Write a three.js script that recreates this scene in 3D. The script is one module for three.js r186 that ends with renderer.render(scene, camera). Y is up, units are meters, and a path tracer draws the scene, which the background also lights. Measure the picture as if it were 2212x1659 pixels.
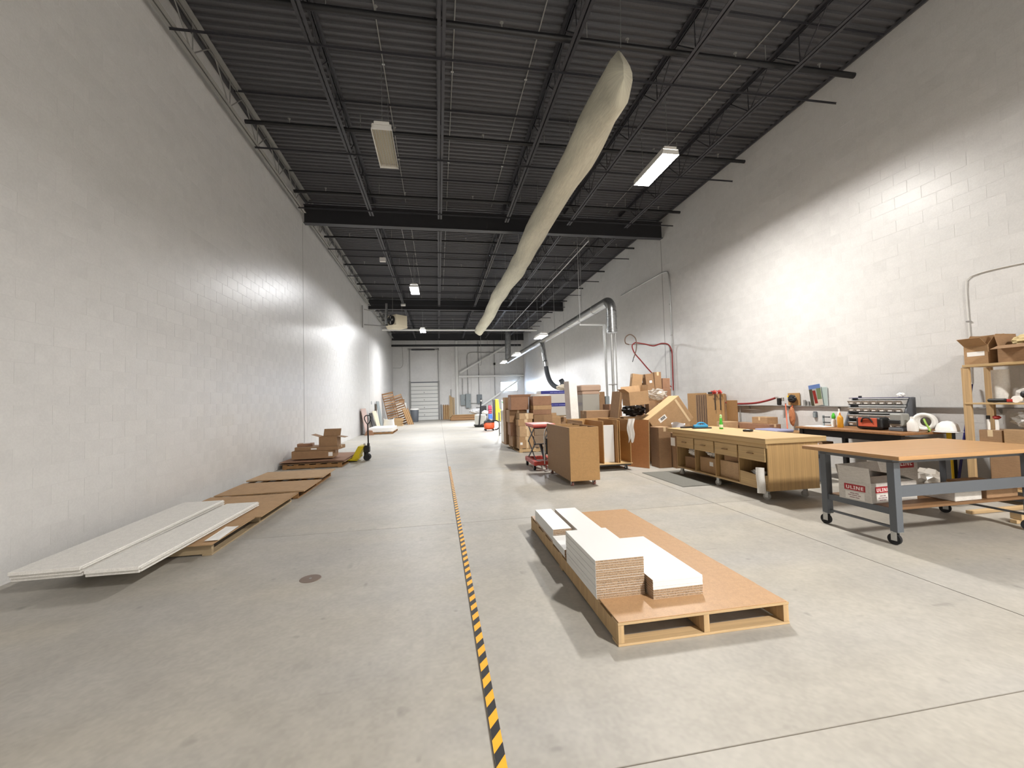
import * as THREE from 'three';
import { RoundedBoxGeometry } from 'three/addons/geometries/RoundedBoxGeometry.js';
import { mergeGeometries } from 'three/addons/utils/BufferGeometryUtils.js';
import { RectAreaLightUniformsLib } from 'three/addons/lights/RectAreaLightUniformsLib.js';

// ---------- camera, sky, exposure ----------
const scene = new THREE.Scene();
const D2R = Math.PI / 180;
const camera = new THREE.PerspectiveCamera(2 * Math.atan(829.5 / 907.3) / D2R, 2212 / 1659, 0.05, 120);
camera.position.set(0, 1.52, 0);
camera.rotation.order = 'YXZ';
camera.rotation.set(2.227 * D2R, -10.0106 * D2R, -1.5792 * D2R);
scene.add(camera);
const renderer = new THREE.WebGLRenderer({ antialias: true });
renderer.toneMapping = THREE.LinearToneMapping;
renderer.toneMappingExposure = 2.75;
renderer.shadowMap.enabled = true;
RectAreaLightUniformsLib.init();
scene.background = new THREE.Color().setRGB(9, 11, 14.5);   // overcast daylight outside the far window
const LAMP = new THREE.Color(1.0, 0.965, 0.92), LAMP_COOL = new THREE.Color(0.97, 0.98, 1.0);                 // fluorescent high bays
const LAMP_POWER = 205;

// ---------- helpers ----------
let seed = 12345;
const rnd = () => { seed = (seed * 1664525 + 1013904223) >>> 0; return seed / 4294967296; };
const rr = (a, b) => a + (b - a) * rnd();
const V = (x, y, z) => new THREE.Vector3(x, y, z);
const taken = {};
function numbered(n) { if (taken[n] === undefined) { taken[n] = 0; return n; } taken[n]++; return n + '_' + String(taken[n]).padStart(3, '0'); }
function fix(g) {
  if (g.index) g = g.toNonIndexed();
  if (!g.attributes.normal) g.computeVertexNormals();
  if (!g.attributes.uv) g.setAttribute('uv', new THREE.Float32BufferAttribute(new Float32Array(g.attributes.position.count * 2), 2));
  for (const k of Object.keys(g.attributes)) if (!['position', 'normal', 'uv'].includes(k)) g.deleteAttribute(k);
  return g;
}
function buv(g, s = 1) {   // uv in metres, from the dominant axis of each triangle
  g = fix(g); const p = g.attributes.position, u = g.attributes.uv, a = V(), b = V(), c = V(), n = V();
  const ou = rnd() * 3, ov = rnd() * 3;
  for (let i = 0; i < p.count; i += 3) {
    a.fromBufferAttribute(p, i); b.fromBufferAttribute(p, i + 1); c.fromBufferAttribute(p, i + 2);
    n.copy(b).sub(a).cross(c.clone().sub(a)); const x = Math.abs(n.x), y = Math.abs(n.y), z = Math.abs(n.z);
    [a, b, c].forEach((q, k) => {
      if (y >= x && y >= z) u.setXY(i + k, q.x * s + ou, q.z * s + ov);
      else if (x >= z) u.setXY(i + k, q.z * s + ou, q.y * s + ov);
      else u.setXY(i + k, q.x * s + ou, q.y * s + ov);
    });
  }
  return g;
}
function place(g, x = 0, y = 0, z = 0, ry = 0, rx = 0, rz = 0) {
  if (rx) g.rotateX(rx); if (rz) g.rotateZ(rz); if (ry) g.rotateY(ry); g.translate(x, y, z); return g;
}
const bx = (w, h, d, x, y, z, ry, rx, rz) => place(buv(new THREE.BoxGeometry(w, h, d)), x, y, z, ry, rx, rz);
const rb = (w, h, d, r, x, y, z, ry, rx, rz, s = 1) => place(buv(new RoundedBoxGeometry(w, h, d, s, Math.min(r, w / 2.01, h / 2.01, d / 2.01))), x, y, z, ry, rx, rz);
function span(x0, x1, y0, y1, z0, z1, r = 0) {   // box from corner to corner
  const w = Math.abs(x1 - x0), h = Math.abs(y1 - y0), d = Math.abs(z1 - z0);
  return (r ? rb(w, h, d, r, (x0 + x1) / 2, (y0 + y1) / 2, (z0 + z1) / 2) : bx(w, h, d, (x0 + x1) / 2, (y0 + y1) / 2, (z0 + z1) / 2));
}
function cyl(p, q, r, seg = 10, r2 = r) {
  const d = q.clone().sub(p), g = new THREE.CylinderGeometry(r2, r, d.length(), seg);
  g.applyQuaternion(new THREE.Quaternion().setFromUnitVectors(V(0, 1, 0), d.clone().normalize()));
  g.translate((p.x + q.x) / 2, (p.y + q.y) / 2, (p.z + q.z) / 2); return fix(g);
}
function bar(p, q, w, h) {   // rectangular bar between two points
  const d = q.clone().sub(p), g = new THREE.BoxGeometry(w, h, d.length());
  g.applyMatrix4(new THREE.Matrix4().lookAt(p, q, Math.abs(d.clone().normalize().y) > 0.99 ? V(0, 0, 1) : V(0, 1, 0)));
  g.translate((p.x + q.x) / 2, (p.y + q.y) / 2, (p.z + q.z) / 2); return buv(g);
}
const tube = (pts, r, n = 24, seg = 8, closed = false) => fix(new THREE.TubeGeometry(new THREE.CatmullRomCurve3(pts, closed, 'centripetal'), n, r, seg, closed));
const lathe = (pts, seg = 20) => fix(new THREE.LatheGeometry(pts.map(p => new THREE.Vector2(p[0], p[1])), seg));
function prism(pts, depth, bevel = 0) {   // outline in xy, pushed along +z
  const s = new THREE.Shape(pts.map(p => new THREE.Vector2(p[0], p[1])));
  return buv(new THREE.ExtrudeGeometry(s, { depth, bevelEnabled: bevel > 0, bevelSize: bevel, bevelThickness: bevel, bevelSegments: 1 }));
}
function grid(nu, nv, f) {   // smooth surface from f(u,v)
  const pos = [], uv = [], idx = [];
  for (let j = 0; j <= nv; j++) for (let i = 0; i <= nu; i++) { const p = f(i / nu, j / nv); pos.push(p.x, p.y, p.z); uv.push(i / nu, j / nv); }
  for (let j = 0; j < nv; j++) for (let i = 0; i < nu; i++) { const a = j * (nu + 1) + i, b = a + 1, c = a + nu + 1, d = c + 1; idx.push(a, b, d, a, d, c); }
  const g = new THREE.BufferGeometry(); g.setAttribute('position', new THREE.Float32BufferAttribute(pos, 3)); g.setAttribute('uv', new THREE.Float32BufferAttribute(uv, 2)); g.setIndex(idx); g.computeVertexNormals(); return fix(g);
}
const nth = i => ['first', 'second', 'third', 'fourth', 'fifth', 'sixth', 'seventh', 'eighth', 'ninth', 'tenth', 'eleventh', 'twelfth', 'thirteenth', 'fourteenth', 'fifteenth', 'sixteenth'][i];
const merge = list => list.length === 1 ? fix(list[0]) : mergeGeometries(list.map(fix));
function part(name, geos, m, parent, label) {
  const o = new THREE.Mesh(merge(Array.isArray(geos) ? geos : [geos]), m); o.name = name; parent.add(o);
  if (label) o.userData.label = label; return o;
}
function thing(name, label, category, pos = [0, 0, 0], ry = 0, group) {
  const o = new THREE.Group(); o.name = numbered(name); scene.add(o); o.position.set(...pos); o.rotation.y = ry;
  o.userData = { label, category }; if (group) o.userData.group = group; return o;
}
function solo(name, geos, m, label, category, group) {
  const o = part(numbered(name), geos, m, scene); o.userData = { label, category }; if (group) o.userData.group = group; return o;
}
function struct(name) { const o = new THREE.Group(); o.name = name; o.userData = { kind: 'structure' }; scene.add(o); return o; }

// ---------- procedural textures ----------
function noise2(n, cells, sd) {   // tiling value noise, n x n
  let s = sd; const r = () => { s = (s * 1664525 + 1013904223) >>> 0; return s / 4294967296; };
  const [cx, cy] = Array.isArray(cells) ? cells : [cells, cells], L = new Float32Array(cx * cy).map(r), out = new Float32Array(n * n);
  for (let y = 0; y < n; y++) for (let x = 0; x < n; x++) {
    const fx = x / n * cx, fy = y / n * cy, ix = Math.floor(fx), iy = Math.floor(fy); let tx = fx - ix, ty = fy - iy;
    tx = tx * tx * (3 - 2 * tx); ty = ty * ty * (3 - 2 * ty);
    const g = (i, j) => L[((iy + j) % cy) * cx + (ix + i) % cx];
    out[y * n + x] = (g(0, 0) * (1 - tx) + g(1, 0) * tx) * (1 - ty) + (g(0, 1) * (1 - tx) + g(1, 1) * tx) * ty;
  }
  return out;
}
function layers(n, list, sd) { const o = new Float32Array(n * n); list.forEach(([c, a], k) => { const t = noise2(n, c, sd + k * 77); for (let i = 0; i < o.length; i++) o[i] += (t[i] - 0.5) * a; }); return o; }
function tex(n, f, size, srgb = true) {   // f(i) -> [r,g,b] 0..1, size = metres a tile covers
  const d = new Uint8Array(n * n * 4);
  for (let i = 0; i < n * n; i++) { const c = f(i); for (let k = 0; k < 3; k++) d[i * 4 + k] = Math.max(0, Math.min(255, c[k] * 255)); d[i * 4 + 3] = 255; }
  const t = new THREE.DataTexture(d, n, n); t.wrapS = t.wrapT = THREE.RepeatWrapping; t.magFilter = THREE.LinearFilter; t.minFilter = THREE.LinearMipmapLinearFilter; t.generateMipmaps = true;
  const [sx, sy] = Array.isArray(size) ? size : [size, size]; t.repeat.set(1 / sx, 1 / sy);
  if (srgb) t.colorSpace = THREE.SRGBColorSpace; t.needsUpdate = true; return t;
}
const tone = (f, base = 0.9, c = [1, 1, 1]) => i => { const v = base + f[i]; return [v * c[0], v * c[1], v * c[2]]; };
const F_conc = layers(1024, [[6, 0.045], [17, 0.04], [45, 0.035], [128, 0.035], [400, 0.05]], 3), F_spot = noise2(1024, 70, 91), F_dust = noise2(1024, [9, 24], 55);
const T_conc = tex(1024, i => { let v = 0.9 + F_conc[i]; if (F_spot[i] > 0.93) v -= (F_spot[i] - 0.93) * 1.5; const w = (F_dust[i] - 0.5) * 0.03; return [v + w, v + w * 0.6, v - w * 0.4]; }, 7.3);
const F_fine = layers(256, [[16, 0.04], [60, 0.06], [128, 0.06]], 8), F_fib = layers(256, [[[12, 90], 0.06], [[40, 128], 0.06], [8, 0.05]], 21);
const F_grain = layers(512, [[[3, 60], 0.07], [[5, 140], 0.06], [[2, 22], 0.07], [[30, 256], 0.03]], 33);
const T_fine = tex(256, tone(F_fine, 0.92), 0.35), T_fib = tex(256, tone(F_fib, 0.91), 0.5), T_wood = tex(512, tone(F_grain, 0.86, [1, 0.985, 0.955]), [1.3, 0.35]);
const T_woodv = tex(512, i => { const x = i % 512, y = (i / 512) | 0; return tone(F_grain, 0.86, [1, 0.985, 0.955])(x * 512 + y); }, [0.35, 1.3]);
const F_chip = layers(256, [[90, 0.35], [128, 0.3], [30, 0.1]], 64);
const T_chip = tex(256, tone(F_chip, 0.84, [1, 0.98, 0.94]), 0.25);
const T_paint = tex(512, tone(layers(512, [[5, 0.03], [22, 0.025], [200, 0.03]], 71), 0.95), 2.6);
const B_paint = tex(512, tone(layers(512, [[60, 0.5], [160, 0.5]], 73), 0.5), 0.9, false);
const T_galv = tex(256, tone(layers(256, [[14, 0.16], [40, 0.14]], 88), 0.86), 0.6);
const M = (c, rough = 0.7, o = {}) => new THREE.MeshStandardMaterial({ color: c, roughness: rough, metalness: 0, ...o });
const mats = {
  concrete: M('#b9b4aa', 0.5, { map: T_conc }), joint: M('#6e675d', 0.9), tarSeal: M('#8c867c', 0.8),
  paint: M('#dedddb', 0.36, { map: T_paint, bumpMap: B_paint, bumpScale: 0.0006 }), mortar: M('#dcdbd9', 0.5, { map: T_paint }), whiteSteel: M('#dcdcd8', 0.45), wallGrey: M('#d4d3cf', 0.5),
  deck: M('#56565a', 0.55, { map: T_fine }), steelDark: M('#35353a', 0.5), steelBlack: M('#1d1d20', 0.45), steelGrey: M('#8f8e8b', 0.45), beam: M('#2b2b2e', 0.5),
  galv: M('#c3c5c6', 0.3, { metalness: 0.9, map: T_galv }), conduit: M('#b9bab9', 0.38, { metalness: 0.75 }), chrome: M('#d8d8d8', 0.2, { metalness: 1 }),
  card: M('#bb976f', 0.85, { map: T_fib }), cardDark: M('#a58260', 0.85, { map: T_fib }), cardLight: M('#c9a780', 0.85, { map: T_fib }), cardRed: M('#a37b60', 0.85, { map: T_fib }), cardGrey: M('#a58f78', 0.85, { map: T_fib }),
  tapeBrown: M('#b8915f', 0.3), tapeClear: M('#d9c09b', 0.25), labelWhite: M('#eceae6', 0.6), labelInk: M('#3a3a3c', 0.7),
  mdf: M('#c0955f', 0.62, { map: T_fine }), mdfDark: M('#9c7548', 0.62, { map: T_fine }), hardboard: M('#c79e74', 0.42, { map: T_fine }), ply: M('#b27a4c', 0.55, { map: T_fine }), maple: M('#dcbd8c', 0.5, { map: T_wood }), mapleV: M('#d0ac78', 0.55, { map: T_woodv }),
  pine: M('#dbbd92', 0.7, { map: T_wood }), pineX: M('#d7b78b', 0.72, { map: T_woodv }), pineDark: M('#a97f50', 0.72, { map: T_wood }), pineGrey: M('#b9a688', 0.78, { map: T_wood }),
  chip: M('#b89e83', 0.85, { map: T_chip }), melamine: M('#e2e2e0', 0.4), foam: M('#f3f0ea', 0.8, { map: T_fine }), plastWhite: M('#e4e2dd', 0.5), plastGrey: M('#5d6167', 0.5), plastDark: M('#2f3236', 0.5), plastBlack: M('#131315', 0.5), rubber: M('#17171a', 0.75),
  greySteel: M('#595e64', 0.45), boxGrey: M('#8a9294', 0.5), red: M('#c04a3e', 0.45), redDark: M('#a82a22', 0.5), yellow: M('#e3b91a', 0.45), jackYellow: M('#c9b315', 0.45), orange: M('#dc5b2c', 0.5), green: M('#49b832', 0.4), blue: M('#2f8fc0', 0.5), navy: M('#2c2f8a', 0.4), brightYellow: M('#f0c928', 0.45), hose: M('#8c2b2b', 0.55), mat: M('#77766f', 0.9, { map: T_fine }), cloth: M('#d9d6d0', 0.9), beige: M('#d9cfb6', 0.5), fabric: M('#e0dcc8', 0.9, { map: T_fine }), pink: M('#cbb0a6', 0.7, { map: T_fine }), purple: M('#7d7aa8', 0.7),
};
const panes = {
  clear: new THREE.MeshPhysicalMaterial({ color: '#ffffff', roughness: 0.02, transmission: 1, thickness: 0, ior: 1.45 }),
  wrap: new THREE.MeshPhysicalMaterial({ color: '#e9e6e0', roughness: 0.18, transmission: 0.72, thickness: 0, ior: 1.4, side: THREE.DoubleSide }),
};
const card = [mats.card, mats.cardDark, mats.cardLight, mats.cardRed, mats.cardGrey];
// ---------- room ----------
const XL = -3.85, XR = 7.75, ZB = -37.6, ZF = 6, DECK = 7.65, CHORD = 7.05;
{ // floor: cast slabs between saw-cut joints
  const f = struct('floor');
  const xs = [XL - 0.2, -2.02, 0.2, 3.79, XR + 0.2], zs = [ZF + 0.2, 2.35, -1.69, -5.38, -9.5, -13.75, -17.8, -21.9, -26, -30, -34, ZB - 0.2], gp = 0.0045;
  part('joint_filler', span(XL - 0.2, XR + 0.2, -0.25, -0.004, ZF + 0.2, ZB - 0.2), mats.joint, f);
  for (let j = 0; j + 1 < zs.length; j++) for (let i = 0; i + 1 < xs.length; i++) {
    if (i === 0 && zs[j] > -21) { continue; }
    const x0 = (i === 1 && zs[j] > -21) ? xs[0] : xs[i];
    const g = new THREE.BoxGeometry(xs[i + 1] - x0 - gp * 2, 0.1, zs[j] - zs[j + 1] - gp * 2); g.translate((x0 + xs[i + 1]) / 2, -0.05, (zs[j] + zs[j + 1]) / 2);
    part('slab', buv(g), mats.concrete, f);
  }
}
const blockGeo = (() => { const a = []; for (let k = 0; k < 3; k++) { const g = buv(new THREE.BoxGeometry(0.02, 0.194, 0.394)); a.push(g); } return a; })();
function blockWall(name, x, dir, zi0, zi1, yi0, yi1, breaks) {   // painted concrete block, running bond
  const w = struct(name), rest = [];
  part('mortar', span(x, x - dir * 0.3, 0, DECK + 0.1, ZF + 0.3, ZB - 0.3), mats.mortar, w);
  const cols = breaks.map(b => b), H = 0.2;
  for (const b of cols) part('joint_caulk', span(x - dir * 0.02, x + dir * 0.0008, 0, 6.93, b + 0.012, b - 0.02), mats.steelGrey, w);
  for (const b of cols) part('pilaster', span(x - dir * 0.05, x + dir * 0.004, 0, 6.93, b - 0.02, b - 0.3), mats.paint, w);
  const segs = []; let z = ZF; for (const b of cols) { segs.push([z, b + 0.012]); z = b - 0.31; } segs.push([z, ZB]);
  for (const [s0, s1] of segs) for (let r = 0; r < 38; r++) {
    const y = r * H + 0.1, off = r % 2 ? 0.2 : 0; let zz = s0;
    while (zz > s1 + 0.01) {
      let L = (zz === s0 && off) ? off : 0.4; if (zz - L < s1) L = zz - s1; const zc = zz - L / 2;
      const jut = dir * rr(0.0006, 0.002), px = x + jut - dir * 0.01;
      if (L > 0.39 && zc < zi0 && zc > zi1 && y > yi0 && y < yi1) { const m = new THREE.Mesh(blockGeo[(rnd() * 3) | 0], mats.paint); m.name = 'block'; m.position.set(px, y, zc); w.add(m); }
      else if (L > 0.03) rest.push(bx(0.02, 0.194, L - 0.006, px, y, zc));
      zz -= L;
    }
  }
  part('block_courses', rest, mats.paint, w).userData.kind = 'stuff';
  return w;
}
blockWall('wall_left', XL, 1, -7.3, -13.1, 0.3, 4.5, [-13.1, -24.9]);
blockWall('wall_right', XR, -1, -6.9, -12.9, 1.6, 5.6, [-13.3, -24.9]);
{ const w = struct('wall_front'); part('wall_face', span(XL - 0.3, XR + 0.3, 0, DECK + 0.1, ZF, ZF + 0.3), mats.paint, w); }
// back wall: insulated panels, dock door opening, a window by the right corner
const DX0 = -2.42, DX1 = 0.08, WX0 = 5.55, WX1 = 7.15, WY0 = 2.35, WY1 = 3.25;
{
  const w = struct('wall_back');
  const solid = (x0, x1, y0, y1) => part('wall_face', span(x0, x1, y0, y1, ZB - 0.02, ZB - 0.3), mats.mortar, w);
  solid(XL - 0.3, DX0, 0, DECK + 0.1); solid(DX1, WX0, 0, DECK + 0.1); solid(DX0, DX1, 6.25, DECK + 0.1); solid(WX0, WX1, 0, WY0); solid(WX0, WX1, WY1, DECK + 0.1); solid(WX1, XR + 0.3, 0, DECK + 0.1); solid(DX0, DX1, 3.35, 6.25);
  const seams = [XL, -2.62], seams2 = [0.28, 1.16, 2.04, 2.92, 3.8, 4.68, WX0];
  for (let i = 0; i + 1 < seams.length; i++) part('panel', span(seams[i] + 0.006, seams[i + 1] - 0.006, 0.01, DECK, ZB - 0.02, ZB + 0.012), mats.paint, w);
  for (let i = 0; i + 1 < seams2.length; i++) part('panel', span(seams2[i] + 0.008, seams2[i + 1] - 0.008, 0.01, DECK, ZB - 0.02, ZB + 0.012), mats.paint, w);
  part('panel', span(WX1 + 0.01, XR, 0.01, DECK, ZB - 0.02, ZB + 0.012), mats.paint, w);
  part('panel', span(WX0 + 0.008, WX1, 0.01, WY0, ZB - 0.02, ZB + 0.012), mats.paint, w); part('panel', span(WX0 + 0.008, WX1, WY1, DECK, ZB - 0.02, ZB + 0.012), mats.paint, w);
  part('panel', span(DX0 - 0.19, DX1 + 0.19, 6.3, DECK, ZB - 0.02, ZB + 0.012), mats.paint, w);
  const win = struct('window_1');
  for (const [a, b, c, d] of [[WX0, WX1, WY0, WY0 + 0.06], [WX0, WX1, WY1 - 0.06, WY1], [WX0, WX0 + 0.06, WY0, WY1], [WX1 - 0.06, WX1, WY0, WY1]]) part('window_frame', span(a, b, c, d, ZB - 0.22, ZB + 0.02), mats.whiteSteel, win);
  part('pane', span(WX0 + 0.05, WX1 - 0.05, WY0 + 0.05, WY1 - 0.05, ZB - 0.14, ZB - 0.146), panes.clear, win);
}
{ // dock door: ribbed leaf below, plain panel above, tracks
  const d = struct('door_1'), z = ZB - 0.02, n = 5, h = 3.28 / n;
  for (let i = 0; i < n; i++) {
    const sec = part('door_section', [span(DX0 + 0.09, DX1 - 0.09, i * h + 0.012, i * h + h * 0.5 - 0.015, z, z + 0.05, 0.012), span(DX0 + 0.09, DX1 - 0.09, i * h + h * 0.5 + 0.015, (i + 1) * h - 0.012, z, z + 0.05, 0.012)], mats.whiteSteel, d);
    if (i < 4) part('hinge', rb(0.06, 0.09, 0.02, 0.005, (DX0 + DX1) / 2 - 0.03, (i + 1) * h - 0.2, z + 0.06), mats.steelGrey, sec);
  }
  part('door_core', span(DX0 - 0.02, DX1 + 0.02, 0, 3.4, z - 0.06, z + 0.012), mats.plastGrey, d); part('upper_panel', span(DX0 + 0.09, DX1 - 0.09, 3.36, 6.1, z - 0.01, z + 0.03), mats.paint, d);
  for (const x of [DX0 + 0.02, DX1 - 0.02]) { part('door_jamb', span(x - 0.07, x + 0.07, 0, 3.42, z - 0.02, z + 0.09), mats.steelGrey, d); part('door_track', span(x - 0.025, x + 0.025, 3.42, 6.2, z, z + 0.07), mats.steelGrey, d); }
  const sp = part('spring_shaft', cyl(V(DX0 - 0.06, 6.18, z + 0.12), V(DX1 + 0.06, 6.18, z + 0.12), 0.03), mats.steelGrey, d);
  for (const x of [DX0 - 0.02, DX1 + 0.02]) part('cable_drum', cyl(V(x - 0.05, 6.18, z + 0.12), V(x + 0.05, 6.18, z + 0.12), 0.1, 14), mats.steelGrey, sp);
  part('torsion_spring', cyl(V(DX0 + 0.2, 6.18, z + 0.12), V(DX1 - 0.3, 6.18, z + 0.12), 0.055, 12), mats.steelBlack, d);
}
{ // roof: ribbed steel deck in sheets, roofing above
  const c = struct('ceiling'); part('roofing', span(XL - 0.3, XR + 0.3, DECK + 0.06, DECK + 0.3, ZF + 0.3, ZB - 0.3), mats.steelBlack, c);
  const pr = [], P = 0.15; for (let k = 0; k < 6; k++) { const z = k * P; pr.push([z, 0], [z + 0.045, 0], [z + 0.06, 0.038], [z + 0.135, 0.038], [z + 0.15, 0]); }
  const W = XR - XL - 0.02, q = []; for (let i = 0; i + 1 < pr.length; i++) { if (pr[i][0] === pr[i + 1][0]) continue; const g = new THREE.PlaneGeometry(1, 1); const a = g.attributes.position; const [z0, y0] = pr[i], [z1, y1] = pr[i + 1]; a.setXYZ(0, 0, y0, -z0); a.setXYZ(1, W, y0, -z0); a.setXYZ(2, 0, y1, -z1); a.setXYZ(3, W, y1, -z1); g.computeVertexNormals(); q.push(buv(g)); }
  const sheet = merge(q);
  for (const x of [XL + 0.05, XR - 0.05]) part('edge_angle', [bx(0.09, 0.006, ZF - ZB, x, DECK - 0.006, (ZF + ZB) / 2), bx(0.006, 0.06, ZF - ZB, x + (x > 0 ? -0.045 : 0.045), DECK - 0.03, (ZF + ZB) / 2)], mats.deck, c);
  for (let z = ZF; z > ZB; z -= 0.9) { const m = new THREE.Mesh(sheet, mats.deck); m.name = 'deck_sheet'; m.position.set(XL + 0.01, DECK, z); c.add(m); }
}
// steel frame
const beamZ = [-13.2, -24.9, -37.15];
function ibeam(z, name, label, x0 = XL + 0.02, x1 = XR - 0.02, top = 7.52, bot = 6.95) {
  const t = thing(name, label, 'beam'); const L = x1 - x0, xc = (x0 + x1) / 2;
  part('bottom_flange', rb(L, 0.018, 0.2, 0.004, xc, bot + 0.009, z), mats.steelDark, t); part('top_flange', rb(L, 0.018, 0.2, 0.004, xc, top - 0.009, z), mats.steelDark, t); part('web_plate', bx(L, top - bot - 0.036, 0.012, xc, (top + bot) / 2, z), mats.beam, t);
  for (let k = 1; k < 6; k++) part('stiffener', bx(0.012, top - bot - 0.036, 0.09, x0 + L * k / 6 + 0.2, (top + bot) / 2, z - 0.05), mats.beam, t);
}
ibeam(beamZ[0], 'roof_beam', 'black steel roof beam nearest the camera, above the unlit light fixture');
ibeam(beamZ[1], 'roof_beam', 'middle black steel roof beam across the room beside the unit heater');
ibeam(beamZ[2], 'roof_beam', 'farthest roof beam tight against the back wall');
const jx = [-3.68, -1.81, 0.16, 2.2, 4.2, 6.15];
const jl = ['pale painted open-web joist along the left wall', 'dark open-web joist second from the left wall', 'dark open-web joist over the floor tape line', 'dark open-web joist just left of the fabric duct', 'dark open-web joist right of the fabric duct', 'dark open-web joist nearest the right wall'];
const bays = [[5.6, -13.08, 'in the front roof bay'], [-13.32, -24.8, 'in the middle roof bay'], [-25.0, -37.05, 'in the rear roof bay']];
bays.forEach(([z0, z1, bt]) => jx.forEach((x, i) => {
  const m = i ? mats.steelDark : mats.steelGrey, t = thing('roof_joist', jl[i] + ' ' + bt, 'joist', [x, 0, 0], 0, 'open-web roof joists'); const e0 = z0 - (z0 > 5 ? 0 : 0.25), e1 = z1 + (0.42);
  const two = (y, w, a, b, nm) => part(nm, [bx(w, 0.008, a - b, -w / 2 - 0.012, y, (a + b) / 2), bx(w, 0.008, a - b, w / 2 + 0.012, y, (a + b) / 2), bx(0.007, w, a - b, -0.015, y + (nm === 'top_chord' ? -w / 2 : w / 2), (a + b) / 2), bx(0.007, w, a - b, 0.015, y + (nm === 'top_chord' ? -w / 2 : w / 2), (a + b) / 2)], m, t);
  two(DECK - 0.01, 0.06, z0, z1, 'top_chord'); two(CHORD, 0.05, e0, e1, 'bottom_chord');
  for (let z = e0 - 0.1, k = 0; z > e1 + 0.6; z -= 1.2, k++) {
    const bz = z - 0.6; part('web_rod', cyl(V(0, CHORD + 0.02, bz), V(0, DECK - 0.03, bz + 0.55), 0.011, 6), m, t); part('web_rod', cyl(V(0, CHORD + 0.02, bz), V(0, DECK - 0.03, bz - 0.55), 0.011, 6), m, t);
    part('web_rod', cyl(V(0, CHORD + 0.02, bz - 0.02), V(0, DECK - 0.03, bz - 0.02), 0.009, 6), m, t);
  }
}));
const wp = ['nearest the camera', 'over the unlit light fixture', 'just in front of the near roof beam', 'just behind the near roof beam', 'over the fabric duct kink', 'above the left far high bay', 'in front of the middle roof beam', 'behind the middle roof beam', 'above the unit heater', 'farthest of all'];
[-6.26, -9.06, -11.9, -15.05, -18.0, -20.9, -23.7, -26.9, -30, -33].forEach((z, i) => {
  const t = thing('sprinkler_pipe', 'black sprinkler pipe running across the ceiling, ' + wp[i], 'pipe', [0, 0, 0], 0, 'sprinkler pipes');
  part('pipe', cyl(V(XL + 0.12, 7.3, z), V(XR - 0.12, 7.3, z), i < 1 ? 0.05 : i < 3 ? 0.042 : 0.034, 10), mats.steelBlack, t);
  for (const x of [-2.9, -0.8, 1.1, 3.2, 5.2, 6.9]) part('sprinkler_head', [cyl(V(x, 7.34, z), V(x, 7.43, z), 0.012, 6), cyl(V(x, 7.43, z), V(x, 7.436, z), 0.03, 8)], mats.steelGrey, t);
  for (const x of [-1.5, 2.5, 5.8]) part('pipe_hanger', cyl(V(x, 7.33, z), V(x, DECK, z), 0.006, 5), mats.steelGrey, t);
  const bz = [-6.62, -9.5, -12.3, -15.5, -18.7, -21.3, -24.1, -27.4, -30.5, -33.5][i];
  const b = thing('joist_bridging', 'thin bridging angles beside the sprinkler pipe ' + wp[i], 'bridging', [0, 0, 0], 0, 'joist bridging');
  part('bottom_angle', [bx(XR - XL - 0.25, 0.032, 0.005, (XL + XR) / 2, CHORD - 0.02, bz), bx(XR - XL - 0.25, 0.005, 0.032, (XL + XR) / 2, CHORD - 0.006, bz)], mats.steelDark, b);
  part('top_angle', [bx(XR - XL - 0.25, 0.032, 0.005, (XL + XR) / 2, DECK - 0.06, bz + 0.9), bx(XR - XL - 0.25, 0.005, 0.032, (XL + XR) / 2, DECK - 0.045, bz + 0.9)], mats.steelDark, b);
});
// high bay fixtures
function highbay(pos, lit, label, pow = 1, tint = LAMP, dp = 0.088) {
  const t = thing('high_bay_light', label, 'light fixture', pos), L = 1.22, W = 0.36;
  part('housing', [rb(W - 0.1, 0.05, L, 0.01, 0, dp + 0.045, 0), bx(W - 0.04, 0.012, L, 0, dp + 0.014, 0)], mats.plastWhite, t);
  const refl = [bar(V(0, 0, 0), V(0, 0, 0.001), 0.001, 0.001)]; refl.length = 0;
  for (const s of [-1, 1]) { refl.push(place(bx(0.006, dp + 0.012, L), s * (W / 2 - 0.012), dp / 2, 0, 0, 0, s * 0.16)); refl.push(bx(W - 0.02, dp, 0.006, 0, dp / 2, s * (L / 2 - 0.003))); }
  part('reflector', refl, mats.plastWhite, t);
  const glow = lit ? new THREE.MeshStandardMaterial({ color: '#ffffff', emissive: tint, emissiveIntensity: 9 * pow, roughness: 0.4 }) : M('#e2dfd6', 0.35);
  for (let k = 0; k < 6; k++) part('lamp_tube', cyl(V((k - 2.5) * 0.05, dp - 0.012, -L / 2 + 0.03), V((k - 2.5) * 0.05, dp - 0.012, L / 2 - 0.03), 0.0085, 8), glow, t);
  if (!lit) { for (let k = 0; k < 7; k++) part('louvre_fin', bx(0.004, 0.05, L - 0.02, (k - 3) * 0.049, dp - 0.03, 0), mats.beige, t); }
  for (const s of [-0.5, 0.5]) part('hanger_wire', cyl(V(0, dp + 0.07, s), V(0, 7.62 - pos[1], s), 0.004, 5), mats.conduit, t);
  if (lit) { const l = new THREE.RectAreaLight(tint, LAMP_POWER * pow * 1.2, W - 0.08, L - 0.06); l.position.set(0, dp - 0.024, 0); l.lookAt(0, -10, 0); l.rotation.set(-Math.PI / 2, 0, 0); t.add(l); l.name = 'lamp_light'; }
  return t;
}
highbay([4.55, 6.22, -7.92], true, 'lit high bay light nearest the camera, by the right wall', 0.82);
highbay([-0.87, 6.25, -7.95], false, 'unlit white high bay light over the left of the room');
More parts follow.
